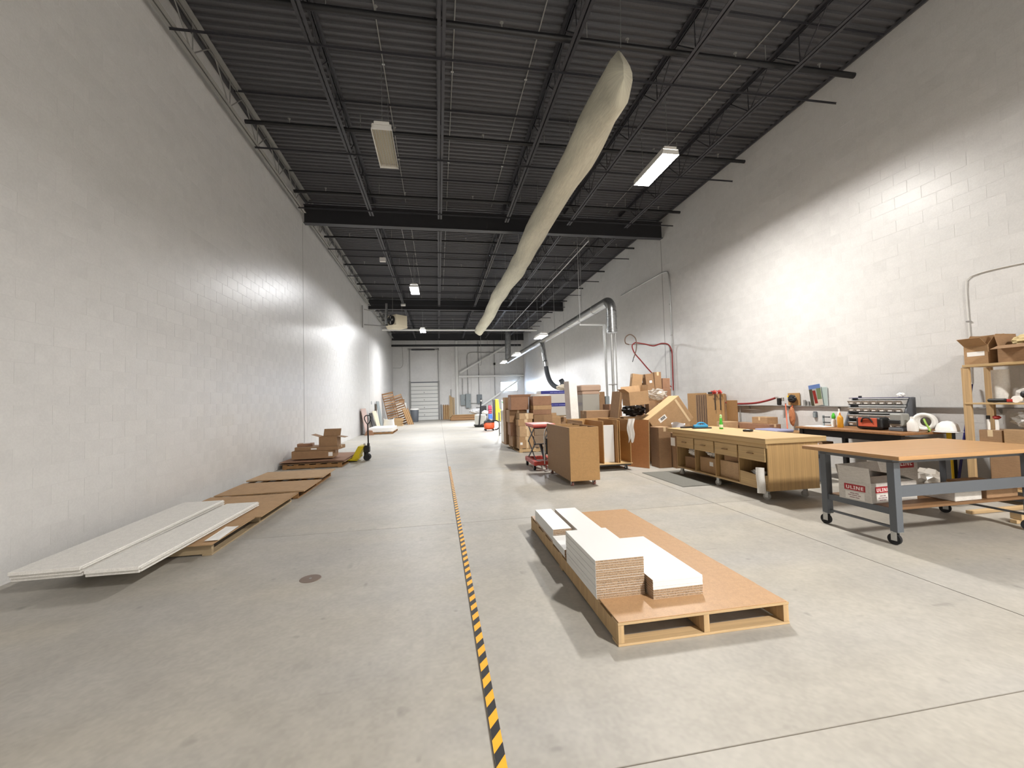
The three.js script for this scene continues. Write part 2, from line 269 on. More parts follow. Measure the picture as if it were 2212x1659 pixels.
highbay([-0.88, 6.25, -18.0], true, 'lit high bay light glowing in the middle bay, left of the tape line', 0.75, LAMP_COOL);
highbay([-0.9, 6.25, -28.2], true, 'lit high bay light farthest back on the left, near the unit heater', 0.95, LAMP_COOL);
highbay([4.55, 4.3, -18.1], true, 'lit low-hung light nearest of three in the right rear row', 0.42, LAMP_COOL, 0.055);
highbay([4.6, 4.2, -24.4], true, 'lit low-hung light in the middle of the right rear row', 0.42, LAMP_COOL, 0.055);
highbay([4.6, 4.2, -29.3], true, 'lit low-hung light farthest in the right rear row', 0.95, LAMP_COOL, 0.055);
highbay([4.55, 6.22, 3.4], true, 'lit high bay light behind the camera on the right', 2.1);
// ---------- builders ----------
function caster(parent, x, z, r, y1, turn = 0, wm = mats.rubber, fm = mats.conduit) {   // fork with a wheel
  const c = part('caster', [place(bx(0.07, 0.006, 0.08, 0, y1 - 0.003, 0), x, 0, z, turn), ...[-1, 1].map(s => place(bx(0.004, y1 - r * 0.8, r * 0.9, s * 0.024, (y1 + r * 0.8) / 2, -r * 0.3), x, 0, z, turn))], fm, parent);
  const w = part('wheel', place(cyl(V(-0.017, r, -r * 0.4), V(0.017, r, -r * 0.4), r, 18), x, 0, z, turn), wm, c); return c;
}
function carton(label, pos, ry, [w, h, d], o = {}) {
  const m = o.m || mats.card, t = thing(o.name || 'cardboard_box', label, o.cat || 'box', pos, ry, o.group);
  if (o.tilt) t.rotation.set(o.tilt[0], ry, o.tilt[1]);
  if (o.open) {
    const k = 0.006; part('body', [span(-w / 2, w / 2, 0, k, -d / 2, d / 2), span(-w / 2, w / 2, k, h, d / 2 - k, d / 2), span(-w / 2, w / 2, k, h, -d / 2, -d / 2 + k), span(-w / 2, -w / 2 + k, k, h, -d / 2 + k, d / 2 - k), span(w / 2 - k, w / 2, k, h, -d / 2 + k, d / 2 - k)], m, t);
    const [f, b, l, r] = o.open, fl = o.fl || Math.min(w, d) * 0.45;   // outward lean of the front, back, left and right flaps
    if (f !== null) part('flap', place(bx(w - 0.01, fl, 0.004, 0, fl / 2, 0), 0, h, d / 2 - 0.003, 0, f), m, t);
    if (b !== null) part('flap', place(bx(w - 0.01, fl, 0.004, 0, fl / 2, 0), 0, h, -d / 2 + 0.003, 0, -b), m, t);
    if (l !== null) part('flap', place(bx(0.004, fl, d - 0.01, 0, fl / 2, 0), -w / 2 + 0.003, h, 0, 0, 0, l), m, t);
    if (r !== null) part('flap', place(bx(0.004, fl, d - 0.01, 0, fl / 2, 0), w / 2 - 0.003, h, 0, 0, 0, -r), m, t);
  } else {
    part('body', rb(w, h - 0.004, d, 0.008, 0, h / 2 - 0.002, 0), m, t);
    const along = o.along || (w > d ? 'x' : 'z');
    for (const s of [-1, 1]) part('flap', along === 'z' ? bx(w / 2 - 0.006, 0.004, d - 0.004, s * w / 4, h - 0.002, 0) : bx(w - 0.004, 0.004, d / 2 - 0.006, 0, h - 0.002, s * d / 4), m, t);
    if (o.tape !== null) part('packing_tape', along === 'z' ? [bx(0.055, 0.001, d + 0.002, 0, h + 0.0006, 0), bx(0.055, Math.min(0.09, h * 0.5), 0.001, 0, h - Math.min(0.09, h * 0.5) / 2, d / 2 + 0.0006), bx(0.055, Math.min(0.09, h * 0.5), 0.001, 0, h - Math.min(0.09, h * 0.5) / 2, -d / 2 - 0.0006)] : [bx(w + 0.002, 0.001, 0.055, 0, h + 0.0006, 0), bx(0.001, Math.min(0.09, h * 0.5), 0.055, -w / 2 - 0.0006, h - Math.min(0.09, h * 0.5) / 2, 0), bx(0.001, Math.min(0.09, h * 0.5), 0.055, w / 2 + 0.0006, h - Math.min(0.09, h * 0.5) / 2, 0)], o.tm || mats.tapeClear, t);
    if (o.front) part('packing_tape', bx(0.06, h * 0.96, 0.001, o.front, h / 2, d / 2 + 0.0007), o.tm || mats.tapeClear, t);
  }
  if (o.label) { const [f, u, v, lw, lh] = o.label; part('shipping_label', f === 'z' ? bx(lw, lh, 0.001, u, v, d / 2 + 0.0012) : f === 'y' ? bx(lw, 0.001, lh, u, h + 0.0016, v) : bx(0.001, lh, lw, -w / 2 - 0.0012, v, u), mats.labelWhite, t, 'white paper label'); }
  return t;
}
function pallet(label, x0, x1, z0, z1, h, dir, o = {}) {   // dir: the way the stringers run
  const t = thing('wooden_pallet', label, 'pallet', [(x0 + x1) / 2, 0, (z0 + z1) / 2]), W = x1 - x0, D = z0 - z1, m = o.m || mats.pine, b = 0.016;
  const L = dir === 'z' ? D : W, C = dir === 'z' ? W : D, nb = o.boards || Math.max(5, Math.round(L / 0.3));
  const put = (nm, across, y0, y1, along, aw, mm) => { const g = dir === 'z' ? span(across[0], across[1], y0, y1, along - aw / 2, along + aw / 2, 0.003) : span(along - aw / 2, along + aw / 2, y0, y1, across[0], across[1], 0.003); part(nm, g, mm, t); };
  const mA = dir === 'z' ? m : (m === mats.pine ? mats.pineX : m), mB = dir === 'z' ? (m === mats.pine ? mats.pineX : m) : m;
  for (const s of [-1, 0, 1]) { const c = s * (C / 2 - 0.022); if (dir === 'z') part('stringer', span(c - 0.02, c + 0.02, b, h - b, -L / 2 + 0.005, L / 2 - 0.005, 0.003), mB, t); else part('stringer', span(-L / 2 + 0.005, L / 2 - 0.005, b, h - b, c - 0.02, c + 0.02, 0.003), mB, t); }
  for (let i = 0; i < nb; i++) put('deck_board', [-C / 2, C / 2], h - b, h, -L / 2 + 0.05 + (L - 0.1) * i / (nb - 1), rr(0.088, 0.098), mA);
  for (const s of [-1, 0, 1]) put('bottom_board', [-C / 2, C / 2], 0, b, s * (L / 2 - 0.05), 0.095, mA);
  return t;
}
// ---------- floor things ----------
{ // hazard tape
  const n = 128, T = tex(n, i => { const x = i % n, y = (i / n) | 0, k = ((y / n) - (x / n) * 0.42 + 2) % 1; return k < 0.52 ? [0.95, 0.68, 0.11] : [0.12, 0.115, 0.12]; }, [0.046, 0.14]);
  T.wrapS = THREE.RepeatWrapping;
  const z0 = -0.9, z1 = -10.1, g = fix(new THREE.BoxGeometry(0.046, 0.0012, z0 - z1)), p = g.attributes.position, u = g.attributes.uv;
  for (let i = 0; i < p.count; i++) u.setXY(i, p.getX(i) + 0.023, -p.getZ(i)); g.translate(0.229, 0.0007, (z0 + z1) / 2);
  solo('hazard_tape', g, M('#ffffff', 0.5, { map: T }), 'yellow and black striped hazard tape stuck along the floor joint', 'floor tape');
  const dr = thing('floor_cleanout', 'round brown metal cleanout cover set in the floor left of the tape', 'drain cover', [-1.14, 0, -4.02]);
  part('cover', lathe([[0, 0.003], [0.085, 0.003], [0.088, 0.002], [0.09, 0]], 32), M('#7d6c60', 0.5, { metalness: 0.4 }), dr); part('screw', cyl(V(0, 0.002, 0), V(0, 0.005, 0), 0.012, 10), mats.steelGrey, dr);
}
// ---------- pallet with white shelf boards ----------
pallet('long pine pallet under the brown sheet in the foreground', 1.05, 2.25, -2.47, -4.92, 0.142, 'z', { boards: 9 });
solo('hardboard_sheet', span(1.055, 2.235, 0.1425, 0.149, -2.475, -4.91, 0.002), mats.hardboard, 'large brown hardboard sheet covering the foreground pallet', 'sheet');
const boardMats = [mats.chip, mats.melamine];
function stack(where, group, x0, x1, z0, z1, y0, n, th, banded, jig) {
  const w = x1 - x0, d = z0 - z1;
  for (let i = 0; i < n; i++) {
    const t = thing('shelf_board', 'white shelf board, ' + nth(i) + ' from the bottom of the ' + where, 'board', [(x0 + x1) / 2 + jig * rr(-1, 1), y0 + i * th, (z0 + z1) / 2 + jig * rr(-1, 1)], 0, group), y = th - 0.0006;
    part('core', span(-w / 2 + 0.001, w / 2 - 0.001, 0.0005, y - 0.0005, -d / 2 + 0.0003, d / 2 - 0.0003), mats.chip, t, 'bare chipboard core');
    part('facing', span(-w / 2, w / 2, y - (i % 4 === 3 ? 0.0016 : 0.0005), y, -d / 2, d / 2), mats.melamine, t); part('facing', span(-w / 2, w / 2, 0, 0.0005, -d / 2, d / 2), mats.melamine, t);
    if (banded(i) & 1) part('edge_band', span(-w / 2 - 0.0004, -w / 2 + 0.001, 0, y, -d / 2, d / 2), mats.melamine, t); if (banded(i) & 2) part('edge_band', span(-w / 2, w / 2, 0, y, d / 2 - 0.0006, d / 2 + 0.0006), mats.melamine, t);
  }
}
const SH = 0.1493;
stack('tallest stack', 'boards in the tall white stack', 1.035, 1.39, -2.78, -3.46, SH, 16, 0.0162, i => 1, 0.0015);
stack('low stack nearest the pallet front', 'boards in the low front stack', 1.405, 1.775, -2.69, -3.54, SH, 8, 0.0162, i => i > 3 ? 2 : 0, 0.001);
stack('narrow far left stack', 'boards in the far left narrow stack', 1.065, 1.25, -3.98, -4.74, SH, 7, 0.0162, i => 1, 0.001);
stack('far stack right of the narrow one', 'boards in the far right stack', 1.29, 1.53, -3.62, -4.72, SH, 7, 0.0162, i => 1, 0.002);
stack('short stack at the left edge', 'short boards at the left edge', 1.05, 1.22, -3.56, -3.95, SH, 4, 0.0162, i => 1, 0.001);
// ---------- anti-fatigue mat ----------
solo('floor_mat', prism([[-0.47, 0], [0.47, 0], [0.46, 0.012], [-0.46, 0.012]], 1.42).translate(4.44, 0.0005, -7.87), mats.mat, 'grey anti-fatigue mat on the floor in front of the rolling workbench', 'mat');
// ---------- grey steel packing table ----------
{
  const t = thing('packing_table', 'packing table with brown top and grey steel legs on casters', 'table', [5.28, 0, -3.84]), g = mats.greySteel;
  part('tabletop', rb(2.02, 0.042, 1.08, 0.006, 0, 0.867, 0), M('#cfa373', 0.38, { map: T_wood }), t);
  part('top_rail', [span(-0.9, 0.9, 0.79, 0.845, 0.37, 0.34), span(-0.9, 0.9, 0.79, 0.845, -0.37, -0.34)], g, t);
  for (const x of [-0.88, 0.83]) {
    part('end_rail', span(x - 0.03, x + 0.03, 0.8, 0.845, -0.4, 0.4), g, t); part('end_rail', [span(x - 0.025, x + 0.025, 0.29, 0.35, -0.38, 0.38)], g, t); part('foot_rail', span(x - 0.012, x + 0.012, 0.155, 0.175, -0.36, 0.36), g, t);
    for (const z of [-0.36, 0.38]) { part('leg', [rb(0.075, 0.68, 0.012, 0.003, x, 0.47, z + 0.03), rb(0.012, 0.68, 0.07, 0.003, x - 0.032, 0.47, z), rb(0.012, 0.68, 0.07, 0.003, x + 0.032, 0.47, z)], g, t); caster(t, x, z, 0.055, 0.135, x < 0 ? 0.2 : 0.5); }
  }
  part('front_beam', span(-0.85, 0.8, 0.47, 0.58, 0.4, 0.412), g, t); part('lower_shelf', rb(1.72, 0.025, 0.72, 0.004, -0.02, 0.34, -0.0), M('#8d6a48', 0.6, { map: T_wood }), t);
}
// cartons under it
const redPrint = M('#a3242a', 0.6);
function printTex(lines, w, h, bg, fg) { const c = document.createElement('canvas'); c.width = w; c.height = h; const x = c.getContext('2d'); x.fillStyle = bg; x.fillRect(0, 0, w, h); x.fillStyle = fg; x.textAlign = 'center'; x.textBaseline = 'middle'; lines.forEach(([s, px, py, size]) => { if (Array.isArray(s)) { let q = px * w; for (const len of s) { x.fillRect(q, py * h - size / 2, len, size); q += len + size * 0.4; } return; } x.font = 'bold ' + size + 'px sans-serif'; x.fillText(s, px * w, py * h); }); const t = new THREE.CanvasTexture(c); t.colorSpace = THREE.SRGBColorSpace; return t; }
const T_uline = printTex([['ULINE', 0.5, 0.53, 74]], 256, 96, '#a01f28', '#f0e6e2');
const M_uline = M('#ffffff', 0.6, { map: T_uline });
const M_uprint = M('#ffffff', 0.7, { map: printTex([[[60, 48], 0.25, 0.2, 18], [[46, 70, 40], 0.14, 0.48, 16], [[70, 52], 0.22, 0.78, 16]], 256, 128, '#dedad4', '#93777a') });
function decal(parent, w, h, x, y, z, ry, m, name = 'printed_panel', label) { const g = new THREE.PlaneGeometry(w, h); g.rotateY(ry); g.translate(x, y, z); const o = part(name, g, m, parent, label); return o; }
const whiteCard = M('#d8d3cc', 0.75, { map: T_fib });
{
  const b = carton('open white printed carton at the left of the packing table shelf', [4.67, 0.3535, -3.85], 0.06, [0.62, 0.2, 0.34], { m: whiteCard, open: [-1.35, 0.25, 0.1, -1.2], fl: 0.16 });
  decal(b, 0.2, 0.065, -0.16, 0.135, 0.1712, 0, M_uline, 'brand_panel', 'red printed panel'); decal(b, 0.18, 0.075, -0.16, 0.05, 0.1712, 0, M_uprint);
  decal(b, 0.22, 0.065, -0.3112, 0.135, 0.0, -Math.PI / 2, M_uline, 'brand_panel', 'red printed panel'); decal(b, 0.2, 0.075, -0.3112, 0.05, 0.0, -Math.PI / 2, M_uprint);
  const c = carton('low white carton beside the open white one under the packing table', [5.38, 0.3535, -3.66], 0.02, [0.36, 0.13, 0.3], { m: whiteCard, tape: null });
  carton('brown carton at the right end of the packing table shelf', [5.85, 0.3535, -3.7], 0, [0.42, 0.14, 0.36], { m: mats.cardDark });
  const d = carton('tall white carton with red panel behind the packing table', [5.83, 0.34, -4.6], 0.0, [0.42, 0.5, 0.3], { m: whiteCard, tape: null });
  d.position.y = 0.0; d.scale.y = 1.62; decal(d, 0.3, 0.085, 0.0, 0.365, 0.1512, 0, M_uline, 'brand_panel', 'red printed panel');
}
// ---------- rolling maple workbench ----------
{
  const t = thing('rolling_workbench', 'long pale wooden workbench on casters with four drawers and cubbies', 'workbench', [4.98, 0, -6.46]), X0 = -0.43, X1 = 0.4, Z0 = 1.2, Z1 = -1.06, mp = mats.maple, mv = mats.mapleV;
  part('worktop', rb(1.0, 0.075, 2.56, 0.006, 0, 0.848, -0.01), mats.maple, t);
  part('base_panel', span(X0, X1, 0.14, 0.165, Z1, Z0), mp, t); part('back_panel', span(X1 - 0.018, X1, 0.165, 0.81, Z1, Z0), mv, t);
  part('end_panel', span(X0, X1, 0.14, 0.81, Z0, Z0 + 0.018), mv, t); part('end_panel', span(X0, X1, 0.14, 0.81, Z1 - 0.018, Z1), mv, t);
  part('skirt', span(X0 - 0.03, X0 - 0.012, 0.745, 0.81, Z1 - 0.1, Z0 + 0.04), mp, t);
  const n = 4, w = (Z0 - Z1) / n;
  for (let i = 1; i < n; i++) part('divider', prism([[X0, 0.165], [X1 - 0.02, 0.165], [X1 - 0.02, 0.8], [X0, 0.8]], 0.018).translate(0, 0, Z1 + i * w - 0.009), mv, t);
  for (let i = 0; i < n; i++) {
    const d = part('drawer', rb(0.02, 0.195, w - 0.034, 0.003, X0 - 0.008, 0.64, Z1 + (i + 0.5) * w), mp, t);
    part('handle', [rb(0.014, 0.014, 0.13, 0.004, X0 - 0.04, 0.645, Z1 + (i + 0.5) * w), ...[-0.05, 0.05].map(q => bx(0.024, 0.01, 0.01, X0 - 0.026, 0.645, Z1 + (i + 0.5) * w + q))], M('#8d6c42', 0.5), d);
  }
  part('front_lip', prism([[0, 0], [w - 0.02, 0], [w - 0.02, 0.19], [w - 0.2, 0.17], [0, 0.19]], 0.016).rotateY(-Math.PI / 2).translate(X0 + 0.02, 0.165, Z1 + 0.01 + 3 * w), mp, t);
  for (const x of [X0 + 0.06, X1 - 0.14]) for (const z of [Z0 - 0.07, (Z0 + Z1) / 2, Z1 + 0.07]) caster(t, x, z, 0.048, 0.14, 0.4, M('#a3a19c', 0.5), mats.conduit);
}
const cub = z => 0.1655;
carton('small brown carton with a round end in the cubby farthest from the camera', [4.78, cub(), -7.22], 0.1, [0.3, 0.2, 0.34], { m: mats.cardDark });
carton('brown carton with white label in the second cubby from the far end', [4.78, cub(), -6.7], 0.05, [0.34, 0.26, 0.4], { m: mats.card, label: ['x', 0.1, 0.16, 0.09, 0.07] });
carton('large brown carton filling the third cubby from the far end', [4.79, cub(), -6.15], 0, [0.34, 0.27, 0.44], { m: mats.cardLight });
carton('small taped parcel on top of the large cubby carton', [4.78, cub() + 0.272, -6.12], 0.15, [0.26, 0.16, 0.34], { m: mats.cardDark, label: ['y', 0, 0.02, 0.12, 0.1] });
carton('low carton at the back of the cubby nearest the camera', [4.95, cub(), -5.6], 0, [0.4, 0.14, 0.4], { m: mats.cardDark });
function crumple(n, R, amp, sd, sx = 1, sy = 1, sz = 1) {   // crumpled bag or rag
  const g = new THREE.IcosahedronGeometry(R, n); const p = g.attributes.position, v = V();
  for (let i = 0; i < p.count; i++) { v.fromBufferAttribute(p, i); const q = v.clone().multiplyScalar(9 / R * 0.35), k = 1 + amp * (Math.sin(q.x * 3.1 + sd) * Math.cos(q.y * 2.7 + sd * 2) + 0.6 * Math.sin(q.z * 5.3 + q.x * 2 + sd * 3) + 0.4 * Math.sin(q.y * 8 + q.z * 6 + sd)); v.multiplyScalar(k); v.x *= sx; v.y *= sy; v.z *= sz; p.setXYZ(i, v.x, v.y, v.z); }
  g.computeVertexNormals(); return fix(g);
}
const sit = (g, x, y, z) => { g.computeBoundingBox(); return g.translate(x, y - g.boundingBox.min.y, z); };
solo('paper_wad', sit(crumple(4, 0.12, 0.16, 1.3, 1, 0.8, 1.1), 4.74, 0.367, -7.2), mats.labelWhite, 'crumpled white packing paper in the cubby farthest from the camera', 'paper');
solo('paper_wad', sit(crumple(4, 0.12, 0.16, 2.1, 0.9, 0.6, 1.3), 4.76, 0.427, -6.7), mats.labelWhite, 'crumpled white paper spilling from the labelled cubby carton', 'paper');
function cloth(w, h, x, y, z, ry, folds, sd) { const f = s => grid(16, 20, (u, v) => V((u - 0.5) * w * (1 - 0.25 * v) + 0.02 * Math.sin(v * 7 + sd), -v * h - 0.05 * Math.sin(u * 9 + sd) * v, 0.016 * Math.sin(u * folds + v * 3 + sd) + s)); return place(merge([f(0.004), (() => { const g = f(-0.004); const p = g.attributes.position, a = new Float32Array(p.array); for (let i = 0; i < p.count; i += 3) for (let k = 0; k < 3; k++) { const t = a[(i + 1) * 3 + k]; p.array[(i + 1) * 3 + k] = a[(i + 2) * 3 + k]; p.array[(i + 2) * 3 + k] = t; } g.computeVertexNormals(); return g; })()]), x, y, z, ry); }
solo('foam_sheet', sit(tube([V(0, 0.36, 0), V(-0.01, 0.24, 0.01), V(0.01, 0.1, 0), V(0, 0, 0.01)], 0.055, 16, 10), 4.485, 0.1, -5.32), mats.foam, 'rolled white foam sheet hanging out of the near cubby', 'foam roll');
solo('work_glove', sit(crumple(3, 0.1, 0.18, 4.4, 0.7, 0.35, 1.3), 4.68, 0.315, -5.56), mats.foam, 'pale work glove in the cubby nearest the camera', 'glove');
solo('paper_note', bx(0.002, 0.16, 0.15, 4.532, 0.62, -7.64), mats.labelWhite, 'white paper note taped on the carton at the far end of the workbench', 'note');
// things on the worktop
const WT = 0.886;
{
  const b = thing('spray_bottle', 'bright green bottle with pale cap standing on the workbench', 'bottle', [5.12, WT, -6.98]);
  part('body', lathe([[0, 0], [0.033, 0], [0.034, 0.02], [0.034, 0.09], [0.024, 0.14], [0.022, 0.2], [0, 0.2]], 18), mats.green, b); part('cap', lathe([[0, 0.2], [0.02, 0.2], [0.02, 0.25], [0.014, 0.265], [0, 0.265]], 16), M('#b9e7a8', 0.4), b); part('label_band', lathe([[0.0345, 0.03], [0.0345, 0.085]], 18), M('#dfe9cf', 0.5), b);
  const p = thing('power_tool', 'blue and black hand planer lying on the workbench', 'tool', [4.93, WT, -7.28], 1.3);
  part('shoe', rb(0.09, 0.02, 0.34, 0.006, 0, 0.012, 0), mats.plastBlack, p); part('body', [rb(0.075, 0.055, 0.26, 0.02, 0, 0.045, -0.02, 0, 0, 0, 2)], mats.blue, p); part('handle', tube([V(0, 0.06, -0.1), V(0, 0.1, -0.06), V(0, 0.105, 0.02), V(0, 0.07, 0.08)], 0.016, 14, 8), mats.blue, p);
  const c = thing('hand_clamp', 'small black bar clamp lying left of the blue tool', 'clamp', [4.78, WT, -7.5], 1.45); part('bar', rb(0.02, 0.03, 0.3, 0.004, 0, 0.016, 0), mats.plastBlack, c); part('jaw', rb(0.03, 0.06, 0.05, 0.006, 0, 0.03, 0.13), mats.plastDark, c);
  const f = thing('measuring_tape', 'black and white tape measure on the workbench', 'tool', [5.12, WT, -6.3], 0.4); part('case', rb(0.11, 0.035, 0.13, 0.014, 0, 0.018, 0, 0, 0, 0, 2), mats.plastBlack, f); part('blade', bx(0.02, 0.004, 0.12, 0.03, 0.012, 0.11), mats.labelWhite, f); part('label_disc', cyl(V(0, 0.035, 0), V(0, 0.037, 0), 0.03, 14), mats.labelWhite, f);
  solo('bench_paper', bx(0.2, 0.002, 0.3, 4.72, WT + 0.001, -6.95, 0.2), M('#d9bf8e', 0.8), 'thin brown paper sheet lying on the workbench edge', 'paper');
}
// ---------- left wall: pallets, sheets, foam boards ----------
pallet('pine pallet nearest the camera along the left wall', -3.5, -2.34, -4.9, -7.3, 0.125, 'x', { m: mats.pineGrey, boards: 6 });
const wavy = (w, d, t, amp, sd, mx = 14, mz = 14) => { const f = (s, fl) => { const g = grid(mx, mz, (u, v) => V((u - 0.5) * w, s + amp * (Math.sin(u * 5 + sd) * Math.sin(v * 4 + sd * 2) + 0.6 * (v > 0.85 ? (v - 0.85) * 5 * Math.sin(sd) : 0)), (fl ? v - 0.5 : 0.5 - v) * d)); return buv(g); }; return merge([f(t, false), f(0, true), ...[[w, 0, d / 2], [w, 0, -d / 2]].map(([a, b, c]) => bx(a, t * 0.9, 0.002, b, t / 2, c)), ...[-1, 1].map(s => bx(0.002, t * 0.9, d, s * w / 2, t / 2, 0))]); };
solo('cardboard_sheet', wavy(1.2, 1.02, 0.012, 0.004, 1).translate(-2.9, 0.1315, -5.32), mats.card, 'brown cardboard sheet at the near end of the left wall pallets, under the foam', 'sheet');
solo('cardboard_sheet', wavy(1.26, 1.42, 0.012, 0.005, 2.2).translate(-2.86, 0.133, -6.55), mats.card, 'brown cardboard sheet behind the near one on the left pallets, partly under foam', 'sheet');
solo('paper_strip', wavy(0.13, 0.5, 0.003, 0.004, 1.4).rotateY(0.05).translate(-2.36, 0.1515, -5.15), mats.labelWhite, 'torn white paper strip on the near cardboard sheet by the left wall', 'paper');
pallet('low pallet under the two tan cardboard sheets by the left wall', -3.55, -2.3, -7.5, -9.65, 0.11, 'x', { m: mats.pineDark, boards: 6 });
solo('cardboard_sheet', wavy(1.34, 1.05, 0.016, 0.003, 4.1).translate(-2.87, 0.116, -7.98), mats.card, 'tan cardboard sheet with a folded grey edge by the left wall', 'sheet');
solo('cardboard_sheet', wavy(1.34, 1.0, 0.018, 0.003, 5.1).translate(-2.88, 0.14, -9.12), mats.cardLight, 'pale tan cardboard sheet just in front of the boxes by the left wall', 'sheet');
pallet('pallet under the pile of boxes by the left wall', -3.72, -2.36, -10.95, -13.0, 0.105, 'x', { m: mats.pineDark, boards: 6 });
solo('cardboard_sheet', wavy(1.5, 1.9, 0.012, 0.006, 0.6).translate(-3.05, 0.113, -11.95), mats.cardDark, 'lower cardboard sheet under the boxes by the left wall', 'sheet');
solo('cardboard_sheet', wavy(1.48, 1.85, 0.01, 0.012, 3.6, 18, 18).rotateZ(-0.012).translate(-3.06, 0.15, -11.92), mats.cardRed, 'upper buckled cardboard sheet under the boxes by the left wall', 'sheet');
carton('wide flat carton at the bottom of the box pile by the left wall', [-3.14, 0.19, -11.62], 0.03, [0.98, 0.2, 0.62], { m: mats.cardDark, label: ['z', 0.42, 0.1, 0.1, 0.1] });
carton('slim flat carton lying on the wide one by the left wall', [-3.02, 0.392, -11.62], -0.1, [1.06, 0.09, 0.58], { m: mats.cardDark, label: ['z', -0.06, 0.045, 0.14, 0.04] });
carton('open carton with spread flaps on top of the left wall box pile', [-2.78, 0.484, -11.58], -0.04, [0.44, 0.24, 0.36], { m: mats.cardDark, open: [-2.4, 0.5, 1.25, 1.75], fl: 0.2, front: 0.02 });
carton('white-topped small carton at the back left of the wall box pile', [-3.4, 0.484, -11.7], 0.1, [0.36, 0.07, 0.3], { m: mats.cardRed, label: ['y', 0.02, 0, 0.16, 0.12] });
for (const [lab, x0, x1, y, z0, z1, n] of [['white foam insulation board in the stack nearest the left wall', -3.47, -2.97, 0.152, -4.14, -6.55, 3], ['white foam insulation board in the pair farther from the left wall', -2.9, -2.5, 0.152, -4.1, -6.42, 2]]) {
  for (let k = 0; k < n; k++) { const t = thing('foam_board', ['bottom ', 'second ', 'top '][k + (n === 2 && k ? 1 : 0)] + lab, 'foam board', [(x0 + x1) / 2 + k * 0.012, y + k * 0.033, (z0 + z1) / 2 + k * 0.03], 0.01 * (x0 < -3 ? 1 : -1)); part('board', rb(x1 - x0, 0.032, z0 - z1, 0.006, 0, 0.016, 0), mats.foam, t); part('tongue', bx(0.016, 0.012, z0 - z1 - 0.02, (x1 - x0) / 2 + 0.006, 0.016, 0), mats.foam, t); }
}
// ---------- pallet jack ----------
{
  const t = thing('pallet_jack', 'yellow pallet jack with black upright handle near the left wall', 'pallet jack', [-2.02, 0, -12.02], 0);
  for (const s of [-1, 1]) { const f = part('fork', [prism([[-1.25, 0.05], [-0.25, 0.05], [-0.08, 0.1], [-0.08, 0.13], [-0.28, 0.085], [-1.25, 0.085]], 0.16, 0.004).translate(0, 0, s * 0.2 - 0.08)], mats.jackYellow, t); part('load_wheel', cyl(V(-1.08, 0.04, s * 0.2 - 0.05), V(-1.08, 0.04, s * 0.2 + 0.05), 0.038, 14), mats.rubber, f); }
  part('heel', prism([[-0.3, 0.035], [-0.14, 0.035], [0.02, 0.4], [-0.1, 0.4]], 0.5, 0.008).translate(0, 0, -0.25), mats.jackYellow, t);
  const p = part('pump_body', [cyl(V(0.06, 0.12, 0), V(0.06, 0.4, 0), 0.06, 14), rb(0.16, 0.16, 0.18, 0.02, 0.08, 0.3, 0)], mats.plastBlack, t); part('ram', cyl(V(0.02, 0.36, 0), V(0.02, 0.46, 0), 0.025, 10), mats.chrome, p);
  for (const s of [-1, 1]) part('steer_wheel', cyl(V(0.09, 0.09, s * 0.07 - 0.028), V(0.09, 0.09, s * 0.07 + 0.028), 0.09, 20), mats.rubber, t);
  part('handle_shaft', [cyl(V(0.12, 0.32, 0), V(0.11, 0.98, 0), 0.02, 10), cyl(V(0.12, 0.3, 0), V(0.12, 0.46, 0), 0.034, 10)], mats.plastBlack, t);
  part('handle_loop', tube([V(0.11, 0.98, 0), V(0.11, 1.06, 0.06), V(0.11, 1.16, 0.085), V(0.11, 1.21, 0.05), V(0.11, 1.215, 0), V(0.11, 1.21, -0.05), V(0.11, 1.16, -0.085), V(0.11, 1.06, -0.06)], 0.013, 40, 8, true).rotateY(Math.PI / 2).translate(0.11, 0, 0.11), mats.plastBlack, t);
  part('lever', bar(V(0.11, 1.0, 0), V(0.11, 1.2, 0), 0.014, 0.014), mats.plastBlack, t);
}
